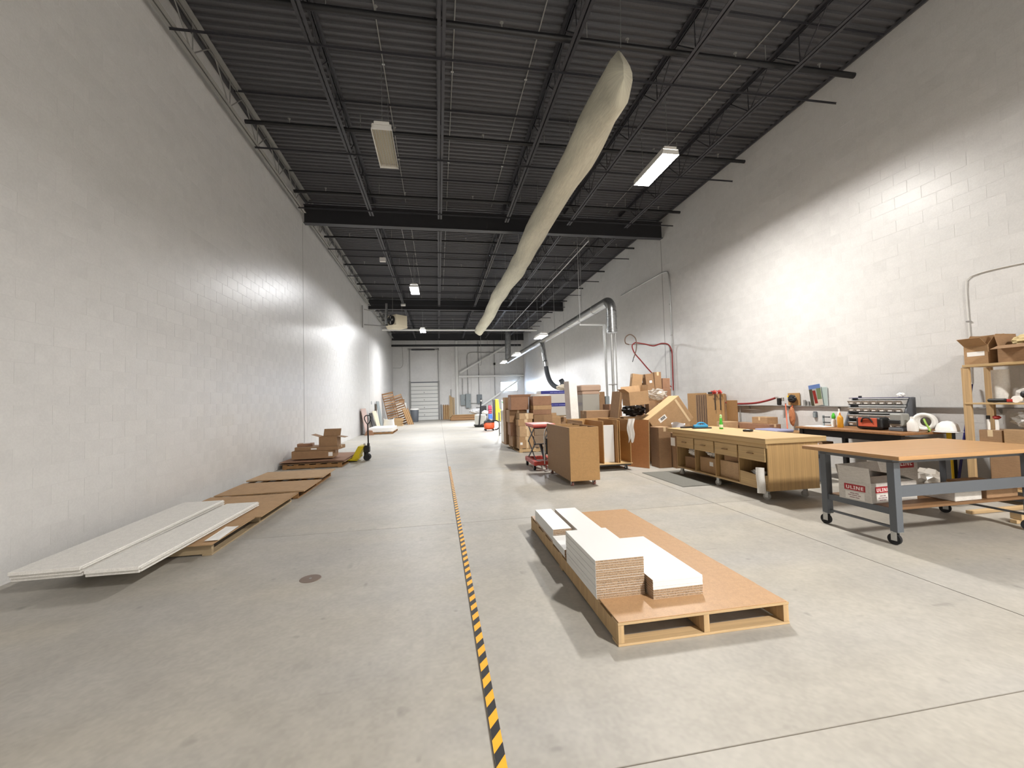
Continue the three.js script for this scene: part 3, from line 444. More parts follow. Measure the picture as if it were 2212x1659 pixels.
// ---------- farther along the left wall ----------
{
  const lean = (name, label, cat, w, h, th, x, z, a, m, ry = 0) => { const t = thing(name, label, cat, [x, 0, z], ry); t.rotation.z = a; part('panel', span(0, th, 0, h, -w / 2, w / 2, 0.003), m, t); part('edge_strip', span(-0.001, th + 0.001, h, h + 0.004, -w / 2, w / 2), mats.chip, t); return t; };
  lean('door_slab', 'pinkish panel leaning on the left wall behind the pallet jack', 'panel', 1.3, 1.32, 0.03, -3.56, -22.4, 0.17, mats.pink);
  lean('door_slab', 'dark panel edge leaning on the left wall behind the pinkish panel', 'panel', 0.9, 1.05, 0.04, -3.5, -24.2, 0.2, mats.steelBlack);
  lean('door_slab', 'cream panel leaning on the left wall behind the dark one', 'panel', 1.4, 1.15, 0.03, -3.42, -25.6, 0.26, mats.beige);
  lean('door_slab', 'grey door slab leaning on the left wall before the crates', 'panel', 1.0, 1.7, 0.04, -3.5, -27.3, 0.15, mats.boxGrey);
  pallet('dark pallet under the white slab box by the left wall', -3.5, -2.28, -22.0, -24.6, 0.1, 'x', { m: mats.pineDark, boards: 5 });
  carton('wide low white box on a pallet by the left wall', [-2.92, 0.101, -23.25], 0, [1.22, 0.2, 2.3], { m: mats.plastWhite, tape: null });
  solo('scrap_offcut', prism([[-0.22, 0], [0.24, 0], [0.16, 0.22], [-0.08, 0.26]], 0.04, 0.004).translate(-3.38, 0.001, -21.6), mats.cardRed, 'brown offcut scrap on the floor by the pinkish panel', 'offcut');
  const bag = grid(16, 12, (u, v) => { const a = u * Math.PI * 2, k = 1 - 0.22 * v + 0.08 * Math.sin(a * 2); return V(Math.cos(a) * 0.36 * k, v * 0.55 + 0.05 * Math.abs(Math.cos(a)) * v, Math.sin(a) * 0.28 * k); });
  const bg = thing('bulk_bag', 'white woven bulk bag standing behind the white slab box', 'bag', [-2.95, 0, -26.3]); part('bag_body', bag, M('#e6e4e0', 0.8, { side: THREE.DoubleSide }), bg); part('bag_top', lathe([[0, 0.5], [0.27, 0.53]], 16), mats.plastWhite, bg); for (const s of [-1, 1]) part('lifting_loop', tube([V(s * 0.26, 0.5, 0.1), V(s * 0.3, 0.66, 0.04), V(s * 0.27, 0.5, -0.1)], 0.015, 10, 6), mats.plastWhite, bg);
  // crates and lumber leaning in the corner
  function slatCrate(label, x, z, w, h, d, a, ry, m) { m = M('#86613d', 0.75, { map: T_wood }); const t = thing('slatted_crate', label, 'crate', [x, 0, z], ry); t.rotation.z = a; for (const s of [-1, 1]) for (const q of [-1, 1]) part('rail', span(s * w / 2 - 0.02, s * w / 2 + 0.02, 0, h, q * d / 2 - 0.03, q * d / 2 + 0.03), m, t); const n = Math.round(h / 0.17); for (let i = 0; i < n; i++) for (const q of [-1, 1]) part('slat', span(-w / 2, w / 2, 0.05 + i * h / n, 0.15 + i * h / n, q * d / 2 + q * 0.03, q * d / 2 + q * 0.045), i % 3 ? m : mats.cardDark, t); }
  slatCrate('tall slatted wooden frame leaning on the left wall near the corner', -3.0, -30.4, 0.7, 2.35, 0.3, 0.22, 0.15, mats.pineDark);
  slatCrate('slatted wooden pallet frame tilted in the far left corner', -2.35, -31.2, 0.8, 2.2, 0.18, 0.32, 0.1, mats.pineDark);
  for (let k = 0; k < 7; k++) { const t = thing('leaning_board', nth(k) + ' wooden board from the left leaning against the tilted pallet frame', 'board', [-2.16 + k * 0.06, 0, -30.7 - k * 0.03], 0, 'boards leaning in the far left corner'); t.rotation.z = 0.33; part('board', span(0, 0.05, 0, 1.25 - (k % 3) * 0.06, -0.06, 0.06, 0.004), k % 2 ? mats.pine : mats.pineDark, t); part('board_end', span(0.001, 0.049, 1.25 - (k % 3) * 0.06, 1.252 - (k % 3) * 0.06, -0.058, 0.058), mats.chip, t); }
  for (let k = 0; k < 6; k++) { const t = thing('wooden_plank', nth(k) + ' plank from the bottom of the lumber pile in the far left corner', 'plank', [-2.72 + rr(-0.04, 0.04), 0.001 + k * 0.085, -29.6], rr(-0.03, 0.03), 'planks in the low lumber pile'); part('plank', rb(0.62, 0.08, 0.9, 0.006, 0, 0.04, 0), k % 2 ? mats.pineDark : mats.pine, t); part('plank_end', bx(0.6, 0.06, 0.004, 0, 0.04, 0.451), mats.pine, t); }
  const vac = thing('dust_bin', 'grey waste bin with white lid in the far left corner', 'bin', [-1.9, 0, -34.9]); part('bin_body', lathe([[0, 0], [0.28, 0], [0.33, 1.0], [0, 1.0]], 20), mats.plastGrey, vac); part('lid', lathe([[0, 1.12], [0.3, 1.1], [0.36, 1.0], [0.36, 0.96]], 20), mats.plastWhite, vac);
  carton('white carton stack behind the slatted frames in the far left corner', [-2.95, 0, -35.0], 0.1, [0.8, 1.55, 0.6], { m: mats.plastWhite, tape: null });
  carton('small dark brown carton on the far left corner stack', [-2.62, 1.18, -33.6], 0.1, [0.01, 0.01, 0.01].map((v, i) => [0.42, 0.3, 0.3][i]), { m: mats.cardDark }).position.set(-2.9, 1.552, -34.95);
  solo('switch_plate', bx(0.012, 0.18, 0.14, XL + 0.012, 1.6, -25.6), mats.boxGrey, 'small grey switch plate on the left wall near the far joint', 'switch plate');
}
// ---------- back wall fittings ----------
{
  const z = ZB + 0.03;
  const c = thing('steel_column', 'white square steel column against the back wall right of the dock door', 'column', [1.68, 0, z + 0.1]); part('shaft', rb(0.2, 6.9, 0.2, 0.01, 0, 3.46, 0), mats.whiteSteel, c); part('base_plate', rb(0.32, 0.02, 0.3, 0.004, 0, 0.011, 0.03), mats.steelGrey, c); part('cap_plate', rb(0.26, 0.02, 0.26, 0.004, 0, 6.92, 0), mats.whiteSteel, c);
  const brace = (p, q, lab) => { p.z += 0.09; q.z += 0.09; const t = thing('wind_brace', lab, 'brace'); part('tube', bar(p, q, 0.14, 0.14), mats.whiteSteel, t); for (const e of [p, q]) part('gusset', rb(0.16, 0.16, 0.2, 0.003, e.x + (e === p ? 0.06 : -0.06), e.y, p.z - 0.1), mats.whiteSteel, t); };
  brace(V(1.82, 3.75, z + 0.12), V(7.7, 3.75, z + 0.12), 'white horizontal steel tube across the right of the back wall'); brace(V(1.95, 4.08, z + 0.12), V(6.9, 6.85, z + 0.12), 'white diagonal steel tube rising to the right above the horizontal one'); brace(V(3.3, 0.8, z + 0.12), V(7.55, 3.55, z + 0.12), 'white diagonal steel tube rising to the right below the horizontal one');
  const elec = (x0, x1, y0, y1, lab, m) => { const t = thing('electrical_panel', lab, 'electrical panel', [(x0 + x1) / 2, y0, z]); const w = x1 - x0, h = y1 - y0; part('enclosure', rb(w, h, 0.22, 0.012, 0, h / 2, 0.11), m, t); const d = part('panel_door', rb(w - 0.06, h - 0.08, 0.015, 0.006, 0, h / 2, 0.226), m, t); part('latch', rb(0.03, 0.08, 0.02, 0.004, w / 2 - 0.07, h / 2, 0.24), mats.plastDark, d); };
  elec(1.94, 2.36, 1.2, 2.15, 'narrow grey electrical panel on the back wall beside the column', mats.boxGrey); elec(2.4, 2.84, 0.95, 2.2, 'taller grey electrical panel on the back wall right of the narrow one', mats.boxGrey); elec(3.4, 3.85, 1.3, 2.12, 'dark grey disconnect box on the back wall by the lower diagonal tube', M('#70777b', 0.5));
  const cond = (pts, lab, r = 0.03) => { const t = thing('wall_conduit', lab, 'conduit'); part('run', tube(pts, r, pts.length * 8, 6), mats.steelGrey, t); part('strap', rb(0.09, 0.03, 0.03, 0.004, pts[0].x, (pts[0].y + pts[1].y) / 2, pts[0].z - 0.01), mats.steelGrey, t); };
  cond([V(2.62, 2.2, z + 0.05), V(2.62, 4, z + 0.05), V(2.64, 5.7, z + 0.05), V(2.8, 5.86, z + 0.05), V(4.3, 5.88, z + 0.05), V(6.6, 5.9, z + 0.05)], 'conduit bending along the back wall above the electrical panels');
  cond([V(2.15, 2.15, z + 0.05), V(2.15, 3.6, z + 0.05)], 'short conduit rising from the narrow electrical panel');
  cond([V(3.6, 2.12, z + 0.05), V(3.62, 6.9, z + 0.05)], 'straight conduit rising from the disconnect box'); cond([V(5.05, 1.9, z + 0.05), V(5.06, 7.0, z + 0.05)], 'conduit with a black box midway on the back wall');
  cond([V(2.85, 1.35, z + 0.05), V(3.4, 1.35, z + 0.05)], 'short level conduit joining two electrical boxes'); cond([V(-3.75, 4.6, z + 0.03), V(-3.2, 4.6, z + 0.03), V(-3.02, 4.75, z + 0.03), V(-3.0, 6.6, z + 0.03)], 'thin conduit on the back wall left of the dock door', 0.015);
  solo('junction_box', rb(0.16, 0.2, 0.1, 0.01, 5.06, 4.85, z + 0.08), mats.plastBlack, 'black junction box on the back wall conduit', 'junction box');
  const dp = thing('duct_pipe', 'thick black pipe running across just under the ceiling at the back wall', 'pipe'); part('pipe', cyl(V(XL + 0.02, 6.45, ZB + 0.75), V(7.4, 6.45, ZB + 0.75), 0.095, 12), mats.steelBlack, dp); for (const x of [-1.8, 0.1, 2.5, 4.4]) part('pipe_hanger', cyl(V(x, 6.5, ZB + 0.75), V(x, 7.0, ZB + 0.75), 0.01, 6), mats.steelGrey, dp);
  const wpipe = thing('gas_pipe', 'white pipe crossing the ceiling near the unit heater', 'pipe'); part('pipe', cyl(V(XL + 0.02, 6.78, -30.8), V(XR - 0.3, 6.78, -30.8), 0.075, 12), mats.whiteSteel, wpipe); for (const x of [-2.6, 1.2, 5.0]) part('pipe_hanger', cyl(V(x, 6.85, -30.8), V(x, 7.6, -30.8), 0.01, 6), mats.steelGrey, wpipe);
  const rod = thing('door_pull_rod', 'thin dark rod hanging from the ceiling with a hooked end', 'rod', [3.55, 0, -34.5]); part('rod_shaft', tube([V(0, 7.62, 0), V(0, 6.6, 0), V(0, 5.5, 0), V(0, 4.5, 0), V(-0.12, 4.46, 0)], 0.018, 24, 6), mats.steelGrey, rod);
  const lean = (name, label, w, h, x, y0, m, a = 0.05) => { const t = thing(name, label, 'board', [x, 0, z + 0.2], 0); t.rotation.x = -a; part('board', span(-w / 2, w / 2, 0.001, h, -0.02, 0.02, 0.004), m, t); part('board_end', span(-w / 2 + 0.004, w / 2 - 0.004, h, h + 0.002, -0.016, 0.016), mats.pineDark, t); };
  for (let k = 0; k < 6; k++) lean('leaning_stud', ['leftmost', 'second', 'third', 'fourth', 'fifth', 'rightmost'][k] + ' short pine stud in the bundle right of the dock door', 0.085, 1.3 - (k % 2) * 0.05, 0.44 + k * 0.095, 0, k % 2 ? mats.pineX : mats.pineDark);
  [[1.02, 2.1], [1.12, 2.0], [1.22, 1.95], [1.36, 1.9]].forEach(([x, h], k) => lean('leaning_stud', ['tallest', 'second', 'third', 'rightmost'][k] + ' of the long pine boards leaning beside the white column', 0.09, h, x, 0, k % 2 ? mats.pineX : mats.pine));
  lean('leaning_stud', 'grey metal stud standing above the pine boards by the column', 0.06, 2.65, 1.12, 0, mats.steelGrey); scene.children[scene.children.length - 1].position.z -= 0.09;
  lean('leaning_stud', 'dark broom-like stick leaning right of the dock door', 0.05, 1.35, 0.24, 0, mats.plastDark, 0.1);
  for (let k = 0; k < 9; k++) { const t = thing('plywood_sheet', nth(k) + ' brown sheet from the bottom of the low stack by the back wall', 'sheet', [2.05 + rr(-0.06, 0.06), 0.002 + k * 0.05, -35.1 + rr(-0.05, 0.05)], rr(-0.02, 0.02), 'sheets in the stack by the back wall'); part('sheet', rb(2.3 - k * 0.04, 0.045, 1.3, 0.005, 0, 0.0225, 0), k % 2 ? mats.cardDark : mats.pineDark, t); part('face_veneer', bx(2.28 - k * 0.04, 0.001, 1.28, 0, 0.0455, 0), mats.pine, t); }
  solo('plastic_bag_pile', sit(crumple(4, 0.42, 0.1, 0.7, 1.25, 0.55, 0.7), 3.05, 0.462, -35.0), M('#c9c9ca', 0.4), 'lumpy grey plastic bag on the stacked sheets by the back wall', 'bag');
}
// ---------- carts and lift table ----------
{
  const t = thing('panel_cart', 'tall brown board-sided cart on casters in the middle right', 'cart', [2.475, 0, -7.75]);
  part('side_panel', rb(0.02, 0.92, 1.5, 0.003, -0.255, 0.56, 0), mats.mdfDark, t); part('side_panel', rb(0.02, 0.92, 1.5, 0.003, 0.255, 0.56, 0), mats.mdfDark, t);
  part('front_panel', rb(0.53, 0.92, 0.02, 0.003, 0, 0.56, 0.76), mats.mdf, t); part('base_panel', bx(0.49, 0.02, 1.5, 0, 0.112, 0), mats.mdf, t);
  for (let k = 0; k < 6; k++) part('divider', rb(0.49, 0.86 + (k % 2) * 0.03, 0.018, 0.003, 0, 0.56, 0.5 - k * 0.22), mats.mdf, t);
  for (const x of [-0.2, 0.2]) for (const z of [-0.66, 0.66]) caster(t, x, z, 0.035, 0.1, 0.3, M('#8d6258', 0.5), mats.chrome);
}
{
  const t = thing('frame_cart', 'low flat cart carrying upright brown dividers and a white panel', 'cart', [3.43, 0, -8.85]);
  part('deck', rb(1.1, 0.02, 1.15, 0.003, 0, 0.142, 0), mats.maple, t); part('frame', [span(-0.53, 0.53, 0.1, 0.13, 0.5, 0.53), span(-0.53, 0.53, 0.1, 0.13, -0.53, -0.5), span(-0.53, -0.5, 0.1, 0.13, -0.5, 0.5), span(0.5, 0.53, 0.1, 0.13, -0.5, 0.5)], mats.plastDark, t);
  for (const [x, h] of [[-0.5, 0.9], [-0.06, 0.88], [0.26, 0.9], [0.3, 0.88]]) part('divider', rb(0.018, h, 1.05, 0.003, x, 0.152 + h / 2, 0), mats.mdf, t);
  part('divider', rb(0.02, 0.9, 1.1, 0.003, 0.53, 0.6, 0), mats.mdf, t); part('back_panel', rb(1.06, 0.9, 0.018, 0.003, 0, 0.602, -0.55), mats.mdf, t);
  for (const x of [-0.46, 0.46]) for (const z of [-0.46, 0.46]) caster(t, x, z, 0.035, 0.1, 0.6, mats.plastDark, mats.steelGrey);
  const w = thing('white_panel', 'narrow white panel standing upright on the flat cart', 'panel', [3.55, 0.153, -8.5], 0.0); part('panel', rb(0.23, 0.78, 0.05, 0.004, 0, 0.39, 0), mats.melamine, w); part('top_edge', bx(0.228, 0.002, 0.048, 0, 0.781, 0), mats.foam, w);
  solo('rag', cloth(0.17, 0.46, 3.95, 1.07, -8.25, 0.15, 11, 2), M('#cfcac4', 0.9), 'pale grey rag draped over the flat cart divider', 'rag');
}
{
  const t = thing('scissor_lift_table', 'red scissor lift table with chrome push handle', 'lift table', [2.22, 0, -9.25], 0.0), r = mats.red, k = mats.steelBlack;
  part('platform', rb(0.5, 0.05, 0.82, 0.01, 0.02, 0.965, 0), M('#d06a5e', 0.45), t); part('platform_skirt', bx(0.47, 0.03, 0.78, 0.02, 0.93, 0), mats.redDark, t);
  part('base_frame', [rb(0.07, 0.1, 0.95, 0.01, -0.2, 0.16, 0), rb(0.07, 0.1, 0.95, 0.01, 0.22, 0.16, 0), rb(0.5, 0.08, 0.12, 0.01, 0.01, 0.16, 0.42), rb(0.5, 0.08, 0.1, 0.01, 0.01, 0.16, -0.42)], r, t);
  for (const x of [-0.18, 0.2]) for (const [y0, y1] of [[0.2, 0.56], [0.56, 0.92]]) { part('scissor_arm', bar(V(x, y0, -0.36), V(x, y1, 0.34), 0.012, 0.04), k, t); part('scissor_arm', bar(V(x + 0.014, y0, 0.34), V(x + 0.014, y1, -0.36), 0.012, 0.04), k, t); }
  for (const y of [0.2, 0.56, 0.9]) part('cross_rod', cyl(V(-0.2, y, 0.34), V(0.22, y, 0.34), 0.012, 8), k, t);
  part('push_handle', tube([V(-0.02, 0.15, 0.52), V(-0.02, 0.6, 0.55), V(-0.01, 0.85, 0.58), V(0.06, 0.96, 0.6), V(0.2, 0.97, 0.6), V(0.28, 0.9, 0.58), V(0.3, 0.6, 0.55), V(0.3, 0.15, 0.52)], 0.016, 60, 8), mats.chrome, t);
  part('hydraulic_cylinder', [cyl(V(0.05, 0.2, 0.3), V(0.05, 0.5, -0.1), 0.035, 12)], mats.steelBlack, t); part('foot_pedal', [bar(V(0.02, 0.1, 0.46), V(0.0, 0.04, 0.6), 0.03, 0.012), rb(0.1, 0.012, 0.05, 0.004, 0.0, 0.035, 0.6)], mats.chrome, t);
  for (const x of [-0.2, 0.22]) for (const z of [-0.4, 0.36]) caster(t, x, z, 0.05, 0.115, 0.1, mats.rubber, mats.steelGrey);
  part('tool_pouch', rb(0.24, 0.34, 0.08, 0.02, 0.14, 0.52, 0.5), mats.plastBlack, t, 'black pouch hung under the handle');
}
// ---------- the stack of cartons on a pallet ----------
pallet('pallet under the tall stack of brown cartons', 2.28, 3.34, -12.0, -13.9, 0.115, 'x', { boards: 6 });
{
  const y0 = 0.1155; let y = y0;
  [[0.335, 'bottom'], [0.315, 'second'], [0.19, 'third'], [0.17, 'topmost']].forEach(([h, nm], k) => { carton(nm + ' light carton of the front left column on the carton pallet', [2.5 + [0, 0.01, -0.012, 0.012][k], y, -12.25], [0, 0.03, -0.02, 0.02][k], [0.42, h, 0.48], { m: k % 2 ? mats.cardLight : mats.card, along: 'z', front: 0.03, label: k === 0 ? ['z', -0.15, 0.14, 0.07, 0.07] : null }); y += h + 0.0008; });
  y = y0; [[0.33, 'bottom'], [0.4, 'second'], [0.38, 'third']].forEach(([h, nm], k) => { carton(nm + ' carton of the left rear column on the carton pallet', [2.45 - k * 0.04, y, -12.85 + [0, 0, 0.05][k]], [0.03, -0.02, 0.02][k], [0.54, h, 0.56], { m: k === 1 ? mats.cardRed : mats.cardDark }); y += h + 0.0008; });
  carton('large brown carton on top at the left of the carton pallet', [2.4, y, -12.62], 0.01, [0.54, 0.39, 0.52], { m: mats.cardRed });
  y = y0; [[0.36, 'bottom'], [0.37, 'second'], [0.23, 'third from bottom'], [0.14, 'fourth from bottom'], [0.13, 'slim fifth'], [0.27, 'top']].forEach(([h, nm], k) => { carton(nm + ' carton of the front right column on the carton pallet', [3.02 + [0, 0.01, 0.02, -0.01, 0, 0][k], y, -12.35], [0, 0.02, -0.02, 0.01, 0.02, 0][k], [0.56, h, 0.56], { m: [mats.cardGrey, mats.cardGrey, mats.cardDark, mats.cardRed, mats.card, mats.cardRed][k], tape: k === 4 ? undefined : null, along: 'x' }); y += h + 0.0008; });
  solo('foam_pads', [0, 1, 2].map(k => rb(0.5 - k * 0.02, 0.018, 0.44, 0.006, 3.02 + k * 0.01, y + 0.01 + k * 0.019, -12.36, 0.05 * k)), mats.foam, 'white foam pads on top of the right column of cartons', 'foam pads');
  carton('tall carton at the left rear behind the large top carton', [2.38, 0.116, -13.5], 0.0, [0.56, 1.5, 0.5], { m: mats.cardDark });
  const wr = thing('wrapped_stack', 'pale shrink-wrapped stack standing left behind the carton pallet', 'stack', [2.55, 0, -14.85]); part('core_boxes', rb(0.62, 1.15, 0.9, 0.03, 0, 0.6, 0), M('#b9b2a6', 0.4), wr); part('shrink_film', rb(0.63, 1.1, 0.91, 0.03, 0, 0.61, 0), panes.wrap, wr); part('skid', bx(0.6, 0.03, 0.88, 0, 0.0155, 0), mats.pineDark, wr);
  carton('open carton beside the white printed cartons', [3.53, 0.0, -12.6], 0.0, [0.28, 0.95, 0.4], { m: mats.card, open: [-1.2, 0.5, 0.4, 1.3], fl: 0.16 });
  carton('low brown carton right of the open one, under the white printed cartons', [3.95, 0.0, -12.75], 0, [0.46, 0.95, 0.4], { m: mats.cardDark });
  solo('dark_tool_case', rb(1.0, 0.08, 0.5, 0.02, 2.75, 1.66, -13.35), mats.cardRed, 'dark brown flat case lying on the rear of the carton stack', 'case');
}
{ // white printed cartons with a blue band
  const M_band = M('#ffffff', 0.55, { map: printTex([[[70, 92, 150], 0.3, 0.52, 22]], 512, 64, '#2b3186', '#8f93cf') });
  const sk = thing('carton_skid', 'grey skid under the white printed cartons', 'skid', [4.04, 0, -13.75]); part('skid_top', rb(1.4, 0.04, 0.7, 0.004, 0, 0.96, 0), mats.pineGrey, sk); for (const x of [-0.6, 0.6]) part('skid_leg', span(x - 0.04, x + 0.04, 0, 0.94, -0.3, 0.3), mats.pineGrey, sk);
  for (let k = 0; k < 2; k++) {
    const b = carton((k ? 'upper' : 'lower') + ' white printed carton with a dark blue band', [4.0, 0.981 + k * 0.412, -13.75], 0, [1.35, 0.41, 0.62], { m: M('#d3d0cb', 0.6), tape: null });
    const g = prism([[-0.67, 0.3], [0.22, 0.3], [0.3, 0.38], [0.66, 0.395], [0.66, 0.408], [-0.67, 0.408]], 0.001).translate(0, 0, 0.3105); part('blue_band', g, mats.navy, b, 'dark blue printed band');
    decal(b, 0.8, 0.06, -0.2, 0.35, 0.3122, 0, M_band, 'lettering', 'pale lettering on the band'); part('line_drawing', [...[0, 1, 2, 3].map(i => bx(0.22, 0.006, 0.001, 0.48, 0.1 + i * 0.07, 0.3106, 0)), ...[0, 1, 2, 3].map(i => bx(0.006, 0.21, 0.001, 0.38 + i * 0.066, 0.2, 0.3106))], mats.plastGrey, b);
  }
}
{ // white wrapped post, wrapped cabinet and the cartons around them
  const p = thing('foam_column', 'tall white wrapped post leaning beside the printed cartons', 'foam post', [3.22, 0.0, -9.75], 0.35); p.rotation.z = 0.045; part('post', rb(0.24, 1.95, 0.2, 0.012, 0, 0.975, 0), mats.foam, p); part('corner_strip', rb(0.05, 0.9, 0.06, 0.006, 0.14, 0.45, 0.05), mats.plastWhite, p);
  const c = thing('wrapped_cabinet', 'film-wrapped grey cabinet with a blanketed top', 'cabinet', [4.62, 0, -12.6]); part('cabinet_body', rb(0.54, 1.72, 0.6, 0.02, 0, 0.86, 0), M('#a7a59b', 0.45), c); part('film_wrap', rb(0.555, 1.4, 0.615, 0.02, 0, 1.0, 0), panes.wrap, c); part('blanket_top', [rb(0.66, 0.2, 0.68, 0.05, 0, 1.83, 0, 0, 0, 0, 3), rb(0.58, 0.14, 0.63, 0.05, 0, 1.69, 0, 0, 0, 0, 2)], M('#b59a86', 0.9), c);
  const bag = thing('plastic_bundle', 'cream wrapped bundle on the upper printed carton', 'bundle', [3.85, 1.806, -13.65]); part('bundle', sit(crumple(4, 0.24, 0.09, 0.3, 1.15, 0.42, 0.9), 0, 0, 0), M('#e2d8c6', 0.7), bag); part('tie', lathe([[0.2, 0.12], [0.22, 0.14], [0.2, 0.16]], 18), mats.beige, bag); bag.position.set(4.22, 1.806, -13.7);
  carton('tall brown carton behind the film-wrapped cabinet', [5.18, 0, -13.25], 0, [0.4, 1.72, 0.4], { m: mats.cardDark }); carton('brown carton with film leaning right of the wrapped cabinet', [5.26, 0, -12.2], 0.1, [0.42, 1.32, 0.42], { m: mats.cardRed });
  carton('lower of two wide brown cartons behind the flat cart', [4.08, 0.0, -10.3], 0.02, [0.66, 0.98, 0.5], { m: mats.card }); carton('upper wide brown carton behind the flat cart', [3.98, 0.981, -10.3], -0.03, [0.66, 0.22, 0.5], { m: mats.cardDark });
  const rp = thing('red_machine', 'red and black machine partly hidden behind the cartons', 'machine', [5.35, 0, -13.9]); part('machine_base', rb(0.5, 1.1, 0.5, 0.02, 0, 0.55, 0), mats.redDark, rp); part('machine_head', rb(0.34, 0.26, 0.3, 0.06, 0.02, 1.42, 0, 0, 0, 0, 3), mats.plastBlack, rp); part('guard', cyl(V(0, 1.1, 0), V(0, 1.3, 0), 0.04, 10), mats.chrome, rp);
}
// ---------- the heap by the workbench ----------
{
  const ply = thing('plywood_sheet', 'orange-brown plywood sheet standing on edge left of the heap', 'sheet', [4.37, 0, -8.6], 0); ply.rotation.z = -0.05; part('sheet', span(-0.009, 0.009, 0.001, 1.02, -0.36, 0.36), mats.ply, ply); part('front_edge', span(-0.0095, 0.0095, 0.001, 1.02, 0.36, 0.364), mats.pine, ply, 'pale cut edge');
  ply.rotation.set(0, 0.55, -0.05); ply.position.set(4.18, 0.002, -8.62);
  carton('tall closed carton right of the plywood sheet', [4.72, 0, -8.44], 0.0, [0.28, 0.86, 0.36], { m: mats.cardDark }); carton('tall narrow carton with white note beside the workbench end', [4.99, 0, -8.32], 0, [0.22, 0.74, 0.36], { m: mats.cardDark });
  carton('wide tall carton at the back under the heap', [5.36, 0, -9.56], 0.0, [0.98, 0.92, 0.95], { m: mats.card }); carton('carton at the left back under the black bag', [4.55, 0, -9.6], 0.1, [0.55, 1.05, 0.5], { m: mats.card });
  const big = carton('large tilted carton with a barcode label on top of the heap', [5.36, 0.845, -9.05], 0, [0.92, 0.62, 0.4], { m: mats.card, tape: null });
  big.rotation.z = 0.6; big.position.set(5.3, 0.74, -8.86);
  part('barcode_label', [bx(0.2, 0.1, 0.001, -0.16, 0.45, 0.2012)], mats.labelWhite, big, 'white barcode label'); part('barcode', [...Array(9)].map((_, i) => bx(0.006 + (i % 3) * 0.003, 0.06, 0.001, -0.21 + i * 0.014, 0.455, 0.2022)), mats.labelInk, big); part('side_tape', bx(0.05, 0.6, 0.001, 0.34, 0.31, 0.2012), mats.tapeClear, big);
  part('lid_edge', span(-0.46, 0.46, 0.615, 0.635, -0.2, 0.2), mats.pine, big, 'pale top board');
  const plas = thing('plastic_sleeve', 'clear plastic sleeve sheet caught under the tilted carton', 'plastic sheet', [5.02, 0.93, -8.5]); part('sleeve', grid(10, 8, (u, v) => V(u * 0.32, -v * 0.17 + 0.02 * Math.sin(u * 5), 0.02 * Math.sin(u * 7 + v * 4))), new THREE.MeshPhysicalMaterial({ color: '#c8c8cc', roughness: 0.12, transmission: 0.4, thickness: 0, side: THREE.DoubleSide }), plas); part('sleeve_tag', bx(0.05, 0.03, 0.001, 0.1, -0.15, 0.03), mats.tapeBrown, plas);
  const op = carton('open carton with a drooping flap at the left top of the heap', [4.46, 1.34, -9.0], 0.05, [0.48, 0.3, 0.34], { m: mats.card, open: [-2.2, 0.3, 0.9, 0.2], fl: 0.14 }); op.rotation.z = 0.07;
  solo('black_bag', sit(crumple(4, 0.22, 0.14, 5.2, 1.25, 0.62, 0.8), 4.6, 1.055, -9.42), M('#0e0e10', 0.3), 'crumpled black plastic bag under the open carton', 'bag');
  const lean = thing('leaning_flat_box', 'flattened dark carton leaning on the left of the heap', 'flat box', [4.2, 0.0, -9.3]); lean.rotation.z = -0.14; part('flat', rb(0.06, 1.68, 0.5, 0.006, 0, 0.84, 0), mats.cardDark, lean); part('pale_edge', bx(0.01, 1.66, 0.002, -0.026, 0.84, 0.251), mats.pine, lean); lean.position.set(4.06, 0, -9.62);
  carton('tall narrow carton leaning at the top left of the heap', [4.72, 1.07, -9.72], -0.1, [0.26, 1.02, 0.16], { m: mats.card, tilt: [0, -0.14], front: 0.0 }); carton('second tall narrow carton leaning the other way at the heap top', [5.26, 0.94, -9.72], 0.05, [0.22, 1.15, 0.16], { m: mats.cardDark, tilt: [0, 0.1], label: ['z', 0.02, 0.95, 0.07, 0.06] });
  carton('third upright narrow carton at the top of the heap', [5.46, 0.93, -9.8], 0.0, [0.18, 1.2, 0.18], { m: mats.cardDark, tilt: [0, 0.03] }); carton('short upright carton at the right top of the heap, by the hose', [5.68, 0.922, -9.85], 0, [0.2, 1.05, 0.18], { m: mats.cardRed }); carton('dark narrow carton between the leaning heap cartons', [5.04, 0.922, -9.92], 0, [0.16, 0.95, 0.12], { m: mats.cardDark });
  carton('square brown carton under the film bundle in the heap', [5.12, 0.922, -9.32], -0.2, [0.42, 0.5, 0.34], { m: mats.cardDark, label: ['z', 0.06, 0.4, 0.1, 0.06] }); carton('reddish flat carton behind the film bundle', [5.5, 0.922, -9.54], 0.2, [0.3, 0.78, 0.1], { m: mats.cardRed });
  const fb = thing('bubble_film', 'clear crumpled film bundle on top of the heap', 'plastic film', [5.12, 1.425, -9.26]); part('film', sit(crumple(4, 0.17, 0.2, 3.3, 1.35, 0.75, 0.9), 0, 0, 0), panes.wrap, fb); part('film_label', rb(0.16, 0.06, 0.004, 0.001, 0.03, 0.16, 0.14, 0, 0.2, -0.3), mats.labelWhite, fb);
  // panels racked on the right wall behind the heap
  for (let k = 0; k < 10; k++) { const t = thing('racked_panel', nth(k) + ' thin brown panel from the left in the rack behind the heap', 'panel', [7.42, 0, -10.72 + k * 0.05], 0, 'thin panels racked against the right wall'); part('panel', rb(0.6, 1.53 + (k % 3) * 0.012, 0.018, 0.002, 0, 0.77, 0), mats.cardDark, t); part('edge_strip', bx(0.002, 1.5, 0.016, -0.301, 0.77, 0), k % 2 ? mats.plastDark : mats.cardGrey, t); }
